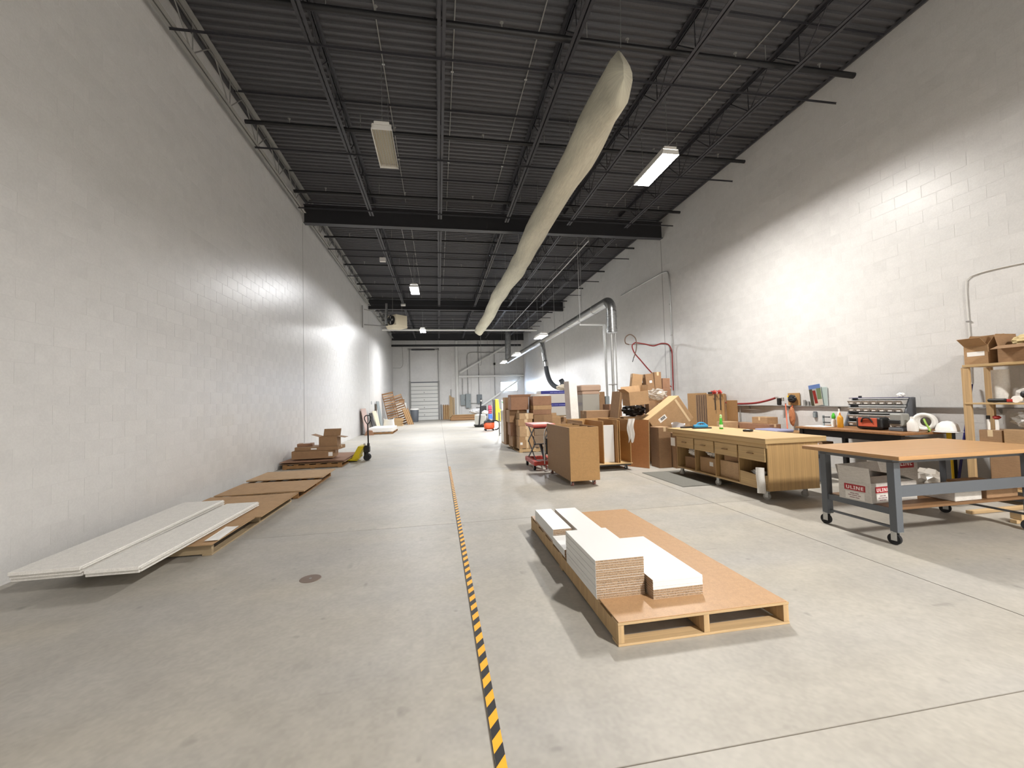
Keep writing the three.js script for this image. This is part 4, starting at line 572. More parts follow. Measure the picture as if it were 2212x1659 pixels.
  const wp_ = thing('wall_panel', 'large brown panel leaning on the right wall behind the racked ones', 'panel', [7.5, 0, -11.25]); part('panel', rb(0.03, 1.58, 0.9, 0.003, 0, 0.79, 0), mats.mdf, wp_); part('edge_strip', bx(0.028, 0.002, 0.88, 0, 1.581, 0), mats.pine, wp_);
  const w2 = thing('wall_panel', 'brown panel with hanging clamps standing against the right wall', 'panel', [7.12, 0, -9.9]); part('panel', rb(0.03, 1.54, 0.66, 0.003, 0, 0.77, 0), mats.mdf, w2); part('edge_strip', bx(0.028, 0.002, 0.64, 0, 1.541, 0), mats.pine, w2);
  const w3 = thing('wall_panel', 'lower dark brown panel right of the hanging clamps', 'panel', [7.2, 0, -9.37]); part('panel', rb(0.03, 1.37, 0.36, 0.003, 0, 0.685, 0), mats.mdfDark, w3); part('edge_strip', bx(0.028, 0.002, 0.34, 0, 1.371, 0), mats.pine, w3);
  [0, 1].forEach(k => { const t = thing('bar_clamp', (k ? 'right' : 'left') + ' of the two red-handled clamps hung on the brown panel', 'clamp', [7.06, 1.545, -9.82 + k * 0.21]); part('bar', rb(0.012, 0.46, 0.022, 0.002, 0.0, -0.19, 0), mats.steelBlack, t); const h = part('head', [rb(0.09, 0.05, 0.04, 0.012, -0.01, 0.02, 0), cyl(V(-0.05, 0.0, 0), V(-0.05, 0.08, 0.03), 0.018, 10)], mats.redDark, t); part('screw_handle', [cyl(V(-0.06, 0.07, -0.06), V(-0.06, 0.05, 0.09), 0.012, 8), cyl(V(-0.02, 0.09, 0.03), V(-0.02, 0.02, 0.1), 0.014, 8)], M('#c23a30', 0.4), h); });
  const bc = thing('black_clamp_head', 'black clamp head resting on top of the brown panel', 'clamp', [7.1, 1.545, -10.02]); part('head', rb(0.06, 0.05, 0.2, 0.012, 0, 0.026, 0), mats.plastBlack, bc); part('pad', rb(0.03, 0.02, 0.05, 0.005, 0, 0.06, 0.06), mats.plastDark, bc);
}
// ---------- overhead ducts, heater, conduits ----------
{ // limp fabric air duct
  const t = thing('fabric_duct', 'long cream fabric air duct sagging under the ceiling', 'air duct'), z0 = -5.35, z1 = -28.6, NZ = 130, NA = 26;
  const f = (u, v) => {
    const s = v * (z0 - z1), z = z0 - s, a = u * Math.PI * 2, grow = Math.min(1, s / 1.6), cap = Math.sqrt(Math.max(0, Math.min(1, s / 0.09))), tail = Math.sqrt(Math.max(0, Math.min(1, (z0 - z1 - s) / 0.18)));
    const hw = (0.19 + 0.12 * grow) * cap * (0.75 + 0.25 * tail), hh = (0.44 - 0.13 * grow) * (0.25 + 0.75 * cap) * (0.7 + 0.3 * tail);
    const fold = 1 + 0.045 * Math.sin(a * 3 + s * 0.9) * Math.sin(s * 0.7 + 1) + 0.03 * Math.sin(a * 5 + s * 2.3) + 0.035 * Math.sin(a * 2 - s * 1.7) * (s > 6 && s < 14 ? 1.8 : 1);
    const yc = 6.1 + 0.22 * grow + 0.04 * Math.sin(s * 0.55) - (s > 7.2 && s < 8.6 ? 0.06 * Math.sin((s - 7.2) / 1.4 * Math.PI) : 0), xc = 2.66 + 0.2 * Math.min(1, s / 2.5) + 0.03 * Math.sin(s * 0.8);
    const pinch = Math.sin(a) > 0 ? 1 - 0.5 * Math.pow(Math.sin(a), 2) * (1 - 0.6 * grow) : 1;
    return V(xc + Math.cos(a) * hw * fold * pinch, yc + Math.sin(a) * hh * fold, z);
  };
  part('sleeve', grid(NA, NZ, (u, v) => f(1 - u, v)), mats.fabric, t); part('end_cap', grid(NA, 2, (u, v) => { const p = f(1 - u, 1), q = V(2.86, 6.3, z1 - 0.05); return p.lerp(q, v * 0.96); }), mats.fabric, t);
  for (let s = 0.05; s < 23; s += 2.9) part('hanging_cord', cyl(V(2.66 + 0.2 * Math.min(1, s / 2.5), 6.5, z0 - s - 0.02), V(2.7 + 0.16 * Math.min(1, s / 2.5), DECK, z0 - s - 0.02), 0.004, 5), mats.conduit, t);
}
{ // unit heater
  const t = thing('unit_heater', 'cream unit heater hung beside the left wall', 'heater', [-2.1, 5.55, -22.6], 0.75);
  part('casing', rb(0.72, 0.56, 0.7, 0.02, 0.1, 0.3, 0), mats.beige, t); part('drip_cover', prism([[-0.4, 0], [0.5, 0], [0.46, -0.1], [-0.3, -0.16]], 0.66).translate(0, 0.02, -0.33), mats.beige, t);
  part('fan_shroud', cyl(V(-0.34, 0.3, 0), V(-0.26, 0.3, 0), 0.25, 24), mats.plastBlack, t); for (let k = 0; k < 4; k++) part('fan_blade', place(rb(0.02, 0.2, 0.09, 0.004, 0, 0.11, 0), 0, 0, 0, 0, k * Math.PI / 2).translate(-0.35, 0.3, 0), mats.steelGrey, t);
  part('motor', cyl(V(-0.5, 0.3, 0), V(-0.34, 0.3, 0), 0.075, 14), mats.plastDark, t); part('flue', [cyl(V(-0.55, 0.1, -0.1), V(-0.5, 0.85, -0.1), 0.075, 14), cyl(V(-0.5, 0.85, -0.1), V(-0.5, 1.15, -0.1), 0.06, 14)], mats.galv, t);
  part('bracket', [bar(V(-1.6, 0.1, 0), V(-0.3, 0.0, 0), 0.05, 0.05), bar(V(-1.6, 0.9, 0), V(-0.3, 0.62, 0), 0.03, 0.03), bar(V(-1.68, -0.05, 0), V(-1.68, 1.1, 0), 0.05, 0.05)].map(g => g.rotateY(-0.75)), mats.steelGrey, t); for (const x of [-0.2, 0.4]) part('hanger_rod', cyl(V(x, 0.56, 0), V(x, 2.05, 0), 0.008, 6), mats.steelGrey, t);
}
{ // galvanised dust duct
  const t = thing('spiral_duct', 'galvanised duct running back along the right with an elbow and drop', 'duct'), x = 5.75, y = 4.78, r = 0.165;
  part('straight_run', cyl(V(x, y, -13.5), V(x, y, -34.3), r, 24), mats.galv, t);
  const el = []; for (let k = 0; k <= 10; k++) { const a = k / 10 * Math.PI / 2; el.push(V(x, y - 0.38 + Math.cos(a) * 0.38, -13.5 + Math.sin(a) * 0.38)); } part('elbow', tube(el, r, 20, 24), mats.galv, t);
  part('vertical_drop', cyl(V(x, y - 0.38, -13.12), V(x, 3.68, -13.12), r, 24), mats.galv, t);
  for (const yy of [3.7, 3.78, 4.2]) part('drop_collar', cyl(V(x, yy, -13.12), V(x, yy + 0.03, -13.12), r + 0.014, 24), mats.galv, t); for (let z = -14.6; z > -33; z -= 1.5) part('joint_band', cyl(V(x, y, z), V(x, y, z - 0.05), r + 0.008, 24), mats.galv, t);
  part('rising_stack', cyl(V(x + 0.02, y, -34.15), V(x + 0.02, 7.6, -34.15), 0.24, 20), mats.galv, t);
  for (const z of [-16, -20, -26]) part('hanger_rod', cyl(V(x, y + r, z), V(x, 7.6, z), 0.008, 6), mats.conduit, t);
  const s = t; part('branch_elbow', tube([V(5.75, 4.78, -22.9), V(5.72, 4.72, -22.6), V(5.72, 4.45, -22.35), V(5.75, 3.95, -22.2), V(5.77, 3.6, -22.1)], 0.12, 26, 16), mats.galv, s); part('clamp_collar', [cyl(V(5.77, 3.55, -22.08), V(5.78, 3.28, -22.02), 0.15, 18)], mats.chrome, s);
  part('flexible_hose', tube([V(5.78, 3.34, -22.04), V(5.8, 2.95, -21.9), V(5.86, 2.5, -21.6), V(6.0, 2.2, -21.2), V(6.2, 2.12, -20.9), V(6.3, 2.32, -20.75), V(6.2, 2.5, -20.7)], 0.125, 60, 16), mats.plastDark, s);
  const st = thing('duct_support', 'metal strut and pole holding up the galvanised duct drop', 'support'); part('strut', bar(V(4.7, 3.98, -13.35), V(5.6, 3.98, -13.35), 0.045, 0.045), mats.conduit, st); part('pole', cyl(V(5.6, 0.0, -13.35), V(5.6, 3.98, -13.35), 0.03, 10), mats.conduit, st); part('strut_rod', cyl(V(4.72, 3.98, -13.35), V(4.72, 7.6, -13.35), 0.008, 6), mats.conduit, st);
  const pl = thing('power_pole', 'pair of grey conduits dropping to a switch box behind the boxes', 'conduit', [5.72, 0, -13.12]); part('conduit_run', cyl(V(0, 0, 0), V(0, 3.66, 0), 0.045, 12), mats.conduit, pl); part('conduit_run', cyl(V(0.12, 0.3, 0.05), V(0.12, 3.66, 0.05), 0.02, 8), mats.conduit, pl); part('switch_box', rb(0.14, 0.42, 0.12, 0.01, -0.24, 1.36, 0), mats.boxGrey, pl); part('switch_conduit', cyl(V(-0.24, 1.5, 0), V(-0.24, 3.95, -0.1), 0.014, 6), mats.conduit, pl); part('pipe_clamp', rb(0.3, 0.03, 0.08, 0.006, -0.02, 1.95, 0.03), mats.steelGrey, pl);
}
[[-0.85, 5.4, -12.9, 'running over the unlit high bay light'], [0.38, 5.4, -23, 'just right of the joist over the tape line'], [1.77, 5.4, -12.9, 'left of the fabric duct near end'], [5.66, 5.4, -12.9, 'over the lit high bay by the right wall'], [-1.14, -13.5, -22.5, 'left one of the close pair in the middle bay'], [-0.8, -13.5, -22.5, 'right one of the close pair in the middle bay'], [5.67, -13.9, -30, 'long one in the middle bay above the galvanised duct']].forEach(([x, a, b, w]) => { const t = thing('ceiling_conduit', 'thin pale ceiling conduit ' + w, 'conduit'); part('run', cyl(V(x, DECK - 0.02, a), V(x, DECK - 0.02, b), 0.01, 6), mats.steelGrey, t); for (let z = a - 1; z > b; z -= 3) part('clip', bx(0.05, 0.02, 0.03, x, DECK - 0.014, z), mats.conduit, t); });
{
  const t = thing('hanging_conduit', 'bright conduit hung just below the roof beam on the right', 'conduit'); part('run', cyl(V(5.0, 6.72, -13.0), V(5.1, 6.72, -30.4), 0.02, 6), mats.conduit, t); for (const z of [-13.2, -17, -21, -25, -29]) part('rod', cyl(V(5.05, 6.72, z), V(5.05, 7.6, z), 0.006, 5), mats.conduit, t);
  const e = thing('emergency_light', 'small white box light under the second joist behind the near beam', 'light', [-1.95, 6.86, -16.2]); part('housing', rb(0.22, 0.16, 0.12, 0.015, 0, 0.08, 0), mats.plastWhite, e); part('bracket', cyl(V(0.02, 0.16, 0), V(0.06, 0.2, 0), 0.01, 6), mats.conduit, e);
  const e2 = thing('emergency_light', 'small round white light under the second joist at the middle beam', 'light', [-1.8, 6.9, -23.7]); part('housing', cyl(V(-0.12, 0.06, 0), V(0.12, 0.06, 0), 0.07, 14), mats.plastWhite, e2); part('bracket', cyl(V(0, 0.1, 0), V(0, 0.16, 0), 0.01, 6), mats.conduit, e2);
}
// ---------- right wall fittings ----------
const WX = XR - 0.03;
{
  const t = thing('wall_conduit', 'grey conduit bending down the right wall behind the heap', 'conduit'); part('run', tube([V(WX, 5.81, -16.6), V(WX, 5.79, -14), V(WX, 5.76, -13.05), V(WX, 5.68, -12.86), V(WX, 5.5, -12.82), V(WX, 3, -12.83), V(WX, 1.2, -12.84)], 0.02, 60, 8), mats.conduit, t); part('strap', rb(0.03, 0.03, 0.07, 0.004, WX, 4.6, -12.83), mats.steelGrey, t); part('strap', rb(0.03, 0.03, 0.07, 0.004, WX, 3.55, -12.83), mats.steelGrey, t);
  const c = thing('wall_conduit', 'thin conduit dropping to the corner of the wooden shelf', 'conduit'); part('run', tube([V(WX + 0.015, 3.12, -3.4), V(WX + 0.015, 3.17, -4.75), V(WX + 0.015, 3.13, -4.88), V(WX + 0.015, 3.0, -4.9), V(WX + 0.015, 2.3, -4.9), V(WX + 0.015, 1.6, -4.92)], 0.008, 40, 6), mats.wallGrey, c); part('strap', rb(0.02, 0.02, 0.05, 0.003, WX + 0.01, 2.5, -4.9), mats.steelGrey, c);
  const r = thing('wall_raceway', 'thin dark ledge rail running along the right wall at bench height', 'rail'); part('rail', rb(0.05, 0.014, 6.2, 0.004, WX - 0.005, 1.225, -7.1), mats.steelGrey, r); for (let z = -4.6; z > -10; z -= 1.2) part('rail_bracket', prism([[0, 0], [0.05, 0], [0, -0.07]], 0.02).rotateY(Math.PI).translate(WX + 0.025, 1.215, z), mats.steelGrey, r);
  const lower = thing('wall_conduit', 'straight conduit below the ledge rail near the racked panels', 'conduit'); part('run', cyl(V(WX, 0.2, -9.75), V(WX, 1.2, -9.75), 0.016, 8), mats.conduit, lower); part('strap', rb(0.03, 0.02, 0.06, 0.003, WX, 0.7, -9.75), mats.steelGrey, lower);
  const h = thing('air_hose', 'red air hose looped over a boom on the right wall above the heap', 'hose'); part('hose_run', tube([V(6.4, 3.3, -12.8), V(6.74, 3.25, -12.8), V(7.04, 3.19, -12.8), V(7.35, 3.27, -12.8), V(7.56, 3.23, -12.78), V(7.66, 3.04, -12.76), V(7.67, 2.6, -12.76), V(7.66, 1.7, -12.76)], 0.021, 60, 8), mats.hose, h); part('hose_loop', tube([V(6.3, 2.8, -12.74), V(6.39, 3.05, -12.74), V(6.42, 3.3, -12.76), V(6.39, 3.46, -12.78), V(6.23, 3.57, -12.8), V(6.06, 3.46, -12.8), V(6.07, 3.29, -12.82), V(6.2, 3.24, -12.84)], 0.018, 50, 8), M('#6e5a4c', 0.5), h); part('hose_drop', tube([V(6.4, 3.3, -12.8), V(6.28, 3.21, -12.78), V(6.32, 2.99, -12.76), V(6.54, 2.72, -12.76), V(6.96, 2.26, -12.76), V(7.29, 2.03, -12.76), V(7.6, 1.82, -12.76)], 0.02, 50, 8), mats.hose, h); part('nozzle', cyl(V(6.3, 2.82, -12.74), V(6.25, 2.66, -12.74), 0.012, 8), mats.plastBlack, h);
  const b = thing('hose_boom', 'thin steel boom arm reaching out from the right wall', 'boom'); part('arm', tube([V(6.2, 3.25, -12.9), V(6.93, 3.25, -12.9), V(7.5, 3.25, -12.9), V(7.66, 3.22, -12.92), V(7.71, 3.1, -12.96), V(7.71, 1.7, -12.96)], 0.016, 40, 8), mats.conduit, b); part('wall_plate', rb(0.012, 0.16, 0.1, 0.003, XR - 0.008, 3.1, -12.98), mats.steelGrey, b);
  const w = thing('air_hose', 'red hose lying along the ledge rail toward the reel board', 'hose'); part('hose_run', tube([V(7.66, 1.3, -10.2), V(7.64, 1.27, -9.8), V(7.62, 1.29, -9.1), V(7.62, 1.35, -8.7), V(7.62, 1.41, -8.45)], 0.024, 40, 8), mats.hose, w); part('hose_fitting', cyl(V(7.62, 1.41, -8.46), V(7.62, 1.42, -8.38), 0.02, 10), mats.chrome, w);
  const g = thing('air_regulator', 'black air regulator hung on the ledge rail', 'regulator', [7.6, 1.236, -8.33]); part('body', rb(0.08, 0.16, 0.07, 0.02, 0, 0.09, 0), mats.plastBlack, g); part('bowl', cyl(V(0, 0.1, 0.1), V(0, 0.18, 0.1), 0.028, 12), mats.chrome, g);
  const bd = thing('reel_board', 'brown board with a black fitting mounted on the right wall', 'board', [WX, 1.24, -8.05]); part('backboard', rb(0.025, 0.27, 0.3, 0.004, 0, 0.135, 0), mats.mdf, bd); const fit = part('fitting', sit(crumple(3, 0.1, 0.12, 1.1, 0.55, 0.85, 1.0), -0.07, 0.05, 0.02), mats.plastBlack, bd); part('gauge', cyl(V(-0.13, 0.2, -0.03), V(-0.12, 0.2, -0.03), 0.02, 10), mats.brightYellow, fit);
  // wall picture: plain print of sky, trees and a red figure-like block
  const n = 128, T = tex(n, i => { const x = (i % n) / n, y = ((i / n) | 0) / n, k = F_conc[(i * 7) % F_conc.length] * 1.2; if (y > 0.8) return [0.36 + k, 0.46 + k, 0.66 + k]; if (Math.abs(x - 0.42 - (0.6 - y) * 0.12) < 0.13 && y > 0.1 && y < 0.72) return [0.5 + k, 0.13 + k, 0.1 + k]; if (x < 0.28) return [0.26 + k, 0.25 + k, 0.19 + k]; if (y < 0.28) return [0.74 + k, 0.7 + k, 0.64 + k]; return x > 0.62 ? [0.4 + k, 0.46 + k, 0.33 + k] : [0.6 + k, 0.62 + k, 0.62 + k]; }, 1);
  const pic = thing('wall_picture', 'colourful print with a red shape leaning on the ledge rail', 'picture', [WX - 0.02, 1.237, -7.46]); pic.rotation.x = -0.12; part('board', rb(0.006, 0.44, 0.28, 0.001, 0, 0.22, 0), mats.labelWhite, pic); decal(pic, 0.276, 0.436, -0.0036, 0.22, 0, -Math.PI / 2, M('#ffffff', 0.35, { map: T }), 'print', 'printed picture');
  const p2 = thing('wall_picture', 'pale blue print tucked behind the colourful one', 'picture', [WX + 0.008, 1.237, -7.36]); part('board', rb(0.005, 0.38, 0.24, 0.001, 0, 0.19, 0), M('#b9c4c4', 0.5), p2); part('print', rb(0.001, 0.36, 0.22, 0.0003, -0.0032, 0.19, 0), M('#a7b6b2', 0.4), p2);
  [0, 1].forEach(k => { const c2 = thing('rail_clip', (k ? 'right' : 'left') + ' of two grey clips standing on the ledge rail by the picture', 'clip', [WX, 1.236, -7.78 + k * 0.09]); part('clip_body', rb(0.03, 0.12 - k * 0.03, 0.05, 0.004, 0, 0.06 - k * 0.015, 0), mats.steelGrey, c2); part('clip_foot', rb(0.04, 0.012, 0.06, 0.003, 0, 0.006, 0), mats.steelGrey, c2); });
  const pl = thing('electric_plug', 'grey plug socket cover under the ledge rail', 'socket', [WX, 1.05, -7.55]); part('plate', rb(0.02, 0.13, 0.08, 0.005, 0.01, 0, 0), mats.plastGrey, pl); part('cover', rb(0.03, 0.1, 0.06, 0.006, -0.01, -0.01, 0), mats.boxGrey, pl);
}
// low boxes between the workbench and the wall
{
  const tb = thing('low_table', 'low dark table along the right wall behind the workbench', 'table', [7.2, 0, -8.5]); part('tabletop', rb(0.95, 0.04, 2.0, 0.005, 0, 0.68, 0), mats.mdfDark, tb); for (const x of [-0.42, 0.42]) for (const z of [-0.9, 0.9]) part('leg', bx(0.06, 0.66, 0.06, x, 0.33, z), mats.steelBlack, tb);
  carton('long low carton on the low table behind the workbench', [7.3, 0.701, -8.75], 0.0, [0.3, 0.13, 1.2], { m: mats.cardRed }); carton('taped carton on top of the long low one by the wall', [7.35, 0.832, -8.5], 0.0, [0.28, 0.15, 0.46], { m: mats.card, along: 'x' }); carton('rounded brown carton at the left end of the low table', [6.92, 0.701, -9.2], 0.1, [0.36, 0.16, 0.3], { m: mats.cardLight });
  solo('folded_pad', rb(0.42, 0.06, 0.62, 0.028, 7.0, 0.731, -7.86, 0, 0, 0, 3), M('#8f90ac', 0.8), 'bluish grey folded pad on the low table near the workbench corner', 'pad');
  const ob = thing('hanging_pouch', 'orange and brown pouch hanging from the ledge rail', 'pouch', [7.66, 0.78, -8.06]); part('pouch_body', sit(crumple(3, 0.12, 0.06, 0.9, 0.4, 1.7, 0.6), 0, 0, 0), M('#b0714a', 0.6), ob); part('strap', bar(V(0, 0.36, 0), V(0.02, 0.46, 0), 0.02, 0.004), mats.orange, ob);
  const rd = thing('orange_stick', 'thin orange stick leaning against the right wall ledge', 'stick'); part('shaft', cyl(V(7.3, 0.761, -7.82), V(7.66, 1.26, -8.22), 0.011, 8), M('#e0694a', 0.4), rd); part('tip', cyl(V(7.66, 1.26, -8.22), V(7.672, 1.277, -8.233), 0.015, 8), M('#d9a79a', 0.5), rd);
}
// ---------- tool table by the right wall ----------
{
  const t = thing('tool_table', 'brown-topped tool table against the right wall crowded with tools', 'table', [7.12, 0, -5.95]), Wd = 1.08, L = 1.84;
  part('tabletop', rb(Wd, 0.035, L, 0.005, 0, 0.87, 0), M('#a8794f', 0.5, { map: T_woodv }), t); for (const x of [-0.46, 0.46]) for (const z of [-0.84, 0.84]) part('leg', bx(0.07, 0.85, 0.07, x, 0.425, z), mats.steelBlack, t); part('apron', span(-0.48, -0.45, 0.74, 0.85, -0.84, 0.84), mats.steelBlack, t); part('lower_shelf', rb(0.95, 0.025, 1.7, 0.004, 0, 0.5, 0), mats.mdfDark, t);
  const TT = 0.8885;
  const rk = thing('parts_bin_rack', 'tall rack of clear parts bins with dark shelves on the tool table', 'bin rack', [7.44, TT + 0.002, -6.02]), bn = M('#bcbbb8', 0.3);
  for (const s of [-1, 1]) part('rack_side', prism([[-0.2, 0], [0.12, 0], [0.12, 0.5], [0.02, 0.5]], 0.02, 0.002).translate(0, 0, s * 0.47 - 0.01), mats.plastGrey, rk);
  for (let j = 0; j < 4; j++) { part('rack_shelf', rb(0.24 - j * 0.02, 0.012, 0.94, 0.003, 0.0, 0.006 + j * 0.125, 0), mats.plastDark, rk); for (let i = 0; i < 7; i++) { const b = part('bin', prism([[-0.12, 0], [0.06, 0], [0.06, 0.085], [-0.16, 0.06]], 0.116, 0.003).translate(0.02 + j * 0.008, 0.014 + j * 0.125, -0.46 + i * 0.132), bn, rk); part('bin_label', bx(0.001, 0.025, 0.06, -0.125 + j * 0.008, 0.04 + j * 0.125, -0.4 + i * 0.132), mats.labelWhite, b); } } part('rack_top', rb(0.18, 0.01, 0.94, 0.003, 0.02, 0.5, 0), M('#3f3d63', 0.5), rk);
  solo('rubber_plug', cyl(V(7.42, TT + 0.506, -6.32), V(7.42, TT + 0.54, -6.32), 0.025, 10), mats.plastDark, 'small dark plug standing on top of the bin rack', 'plug'); solo('paper_wad', sit(crumple(3, 0.05, 0.15, 0.4, 1, 0.7, 1.2), 7.44, TT + 0.506, -5.66), mats.labelWhite, 'crumpled white tissue on the end of the bin rack', 'paper');
  const bg = thing('tool_bag', 'orange and black tool bag in front of the bin rack', 'tool bag', [6.93, TT, -5.72]); part('bag_body', rb(0.2, 0.2, 0.42, 0.05, 0, 0.105, 0, 0, 0, 0, 3), mats.plastBlack, bg); part('side_panel', rb(0.02, 0.14, 0.3, 0.008, -0.1, 0.12, 0, 0, 0, 0, 2), M('#c4593c', 0.7), bg); part('handle', tube([V(-0.115, 0.12, -0.09), V(-0.13, 0.18, -0.05), V(-0.13, 0.185, 0.05), V(-0.115, 0.12, 0.09)], 0.012, 20, 8), mats.plastBlack, bg);
  const gd = thing('bench_grinder', 'grey bench machine standing beside the tool bag', 'machine', [6.95, TT, -5.33]); part('base', rb(0.18, 0.05, 0.2, 0.01, 0, 0.026, 0), mats.plastGrey, gd); part('housing', rb(0.17, 0.2, 0.18, 0.03, 0, 0.17, 0, 0, 0, 0, 2), M('#8d8d88', 0.45), gd); part('visor', rb(0.03, 0.06, 0.16, 0.01, -0.095, 0.14, 0), mats.plastBlack, gd);
  const wl = thing('plastic_jug', 'white plastic jug on the tool table by the grey machine', 'jug', [6.92, TT, -5.13]); part('jug_body', lathe([[0, 0], [0.06, 0], [0.065, 0.02], [0.065, 0.13], [0.03, 0.18], [0.025, 0.2], [0, 0.2]], 16), mats.plastWhite, wl); part('jug_cap', cyl(V(0, 0.2, 0), V(0, 0.225, 0), 0.026, 12), mats.labelWhite, wl);
  const hr = thing('hose_coil', 'white and green coiled hose beside the jug', 'hose coil', [7.22, TT, -5.2]); part('coil', [0, 1, 2].map(k => fix(new THREE.TorusGeometry(0.11 - k * 0.006, 0.026, 10, 26)).rotateY(Math.PI / 2 + 0.5).translate(k * 0.03, 0.137, 0)), mats.plastWhite, hr); part('green_tail', tube([V(-0.06, 0.18, 0.05), V(-0.1, 0.12, 0.1), V(-0.12, 0.03, 0.16), V(-0.2, 0.014, 0.2)], 0.013, 20, 8), M('#8fb04a', 0.5), hr);
  const hl = thing('hard_hat', 'glossy white hard hat at the right end of the tool table', 'hard hat', [7.28, TT, -5.16 + 0.3 - 0.08]); part('shell', lathe([[0, 0.16], [0.06, 0.15], [0.11, 0.11], [0.13, 0.05], [0.135, 0.015]], 24), M('#e9e7e4', 0.25), hl); part('brim', lathe([[0.13, 0.012], [0.165, 0.004], [0.165, 0.0], [0.13, 0.004]], 24), M('#e9e7e4', 0.25), hl);
  const bt = thing('glue_bottle', 'amber glue bottle at the left of the bin rack', 'bottle', [6.93, TT, -6.28]); part('bottle_body', lathe([[0, 0], [0.045, 0], [0.045, 0.17], [0.02, 0.21], [0, 0.21]], 16), M('#d69a2b', 0.35), bt); part('bottle_cap', cyl(V(0, 0.21, 0), V(0, 0.26, 0), 0.015, 10, 0.008), M('#d6812b', 0.4), bt);
  const g2 = thing('glue_bottle', 'small green-capped bottle left of the amber one', 'bottle', [6.95, TT, -6.42]); part('bottle_body', lathe([[0, 0], [0.035, 0], [0.035, 0.12], [0.018, 0.15], [0, 0.15]], 16), mats.plastWhite, g2); part('bottle_cap', lathe([[0, 0.15], [0.03, 0.15], [0.03, 0.2], [0.012, 0.25], [0, 0.25]], 14), mats.green, g2);
  const g3 = thing('glue_bottle', 'tall white bottle between the green-capped and amber bottles', 'bottle', [7.05, TT, -6.4]); part('bottle_body', lathe([[0, 0], [0.03, 0], [0.03, 0.22], [0.014, 0.27], [0, 0.27]], 16), mats.plastWhite, g3); part('bottle_cap', cyl(V(0, 0.27, 0), V(0, 0.32, 0), 0.012, 10), mats.labelWhite, g3);
  const vs = thing('small_vise', 'small dark two-jaw clamp standing at the left end of the tool table', 'clamp', [6.98, TT, -6.6]); part('stand', rb(0.02, 0.2, 0.03, 0.004, 0.0, 0.101, -0.05), mats.boxGrey, vs); part('jaw', rb(0.03, 0.018, 0.13, 0.004, 0, 0.07, 0.01), mats.plastDark, vs); part('jaw', rb(0.03, 0.018, 0.13, 0.004, 0, 0.17, 0.01), mats.plastDark, vs);
  solo('paper_sheets', [bx(0.3, 0.003, 0.4, 6.85, TT + 0.002, -6.62, 0.1), bx(0.3, 0.003, 0.4, 6.87, TT + 0.006, -6.6, -0.1)], mats.labelWhite, 'loose white paper sheets at the left end of the tool table', 'papers');
  carton('small dark parts box on the tool table lower shelf, left end', [6.78, 0.513, -6.5], 0, [0.24, 0.12, 0.2], { m: mats.cardDark, label: ['x', 0, 0.06, 0.07, 0.06], tape: null }); carton('small dark parts box on the tool table lower shelf, middle', [6.78, 0.513, -6.05], 0, [0.24, 0.12, 0.2], { m: mats.cardDark, label: ['x', 0, 0.06, 0.08, 0.06], tape: null }); carton('small parts box on the tool table lower shelf, right end', [6.78, 0.513, -5.55], 0, [0.24, 0.12, 0.2], { m: mats.plastDark, label: ['x', 0, 0.06, 0.08, 0.06], tape: null });
  const tc = thing('tool_chest', 'dark grey plastic tool chest on the floor behind the workbench', 'tool chest', [6.28, 0, -6.5]); part('chest_body', rb(0.52, 0.4, 0.7, 0.03, 0, 0.2, 0, 0, 0, 0, 2), mats.plastGrey, tc); part('lid', rb(0.54, 0.07, 0.72, 0.02, 0, 0.43, 0), mats.plastDark, tc); for (const z of [-0.2, 0.2]) part('latch', rb(0.02, 0.08, 0.06, 0.005, -0.265, 0.36, z), mats.boxGrey, tc);
  const br = thing('broom', 'blue-handled broom leaning on the wall beside the shelf', 'broom'); part('handle', cyl(V(7.4, 0.08, -4.95), V(7.68, 1.57, -4.88), 0.016, 10), M('#2e2b6e', 0.35), br); part('broom_head', rb(0.08, 0.08, 0.3, 0.02, 7.4, 0.0405, -4.95), M('#33306b', 0.6), br);
  const lv = thing('spirit_level', 'yellow spirit level standing at the end of the tool table', 'level', [7.34, 0.0, -4.97]); part('level_body', rb(0.03, 0.95, 0.05, 0.004, 0, 0.476, 0), mats.brightYellow, lv); part('vial', rb(0.034, 0.06, 0.02, 0.004, 0, 0.7, 0), M('#c9d86a', 0.2), lv);
}
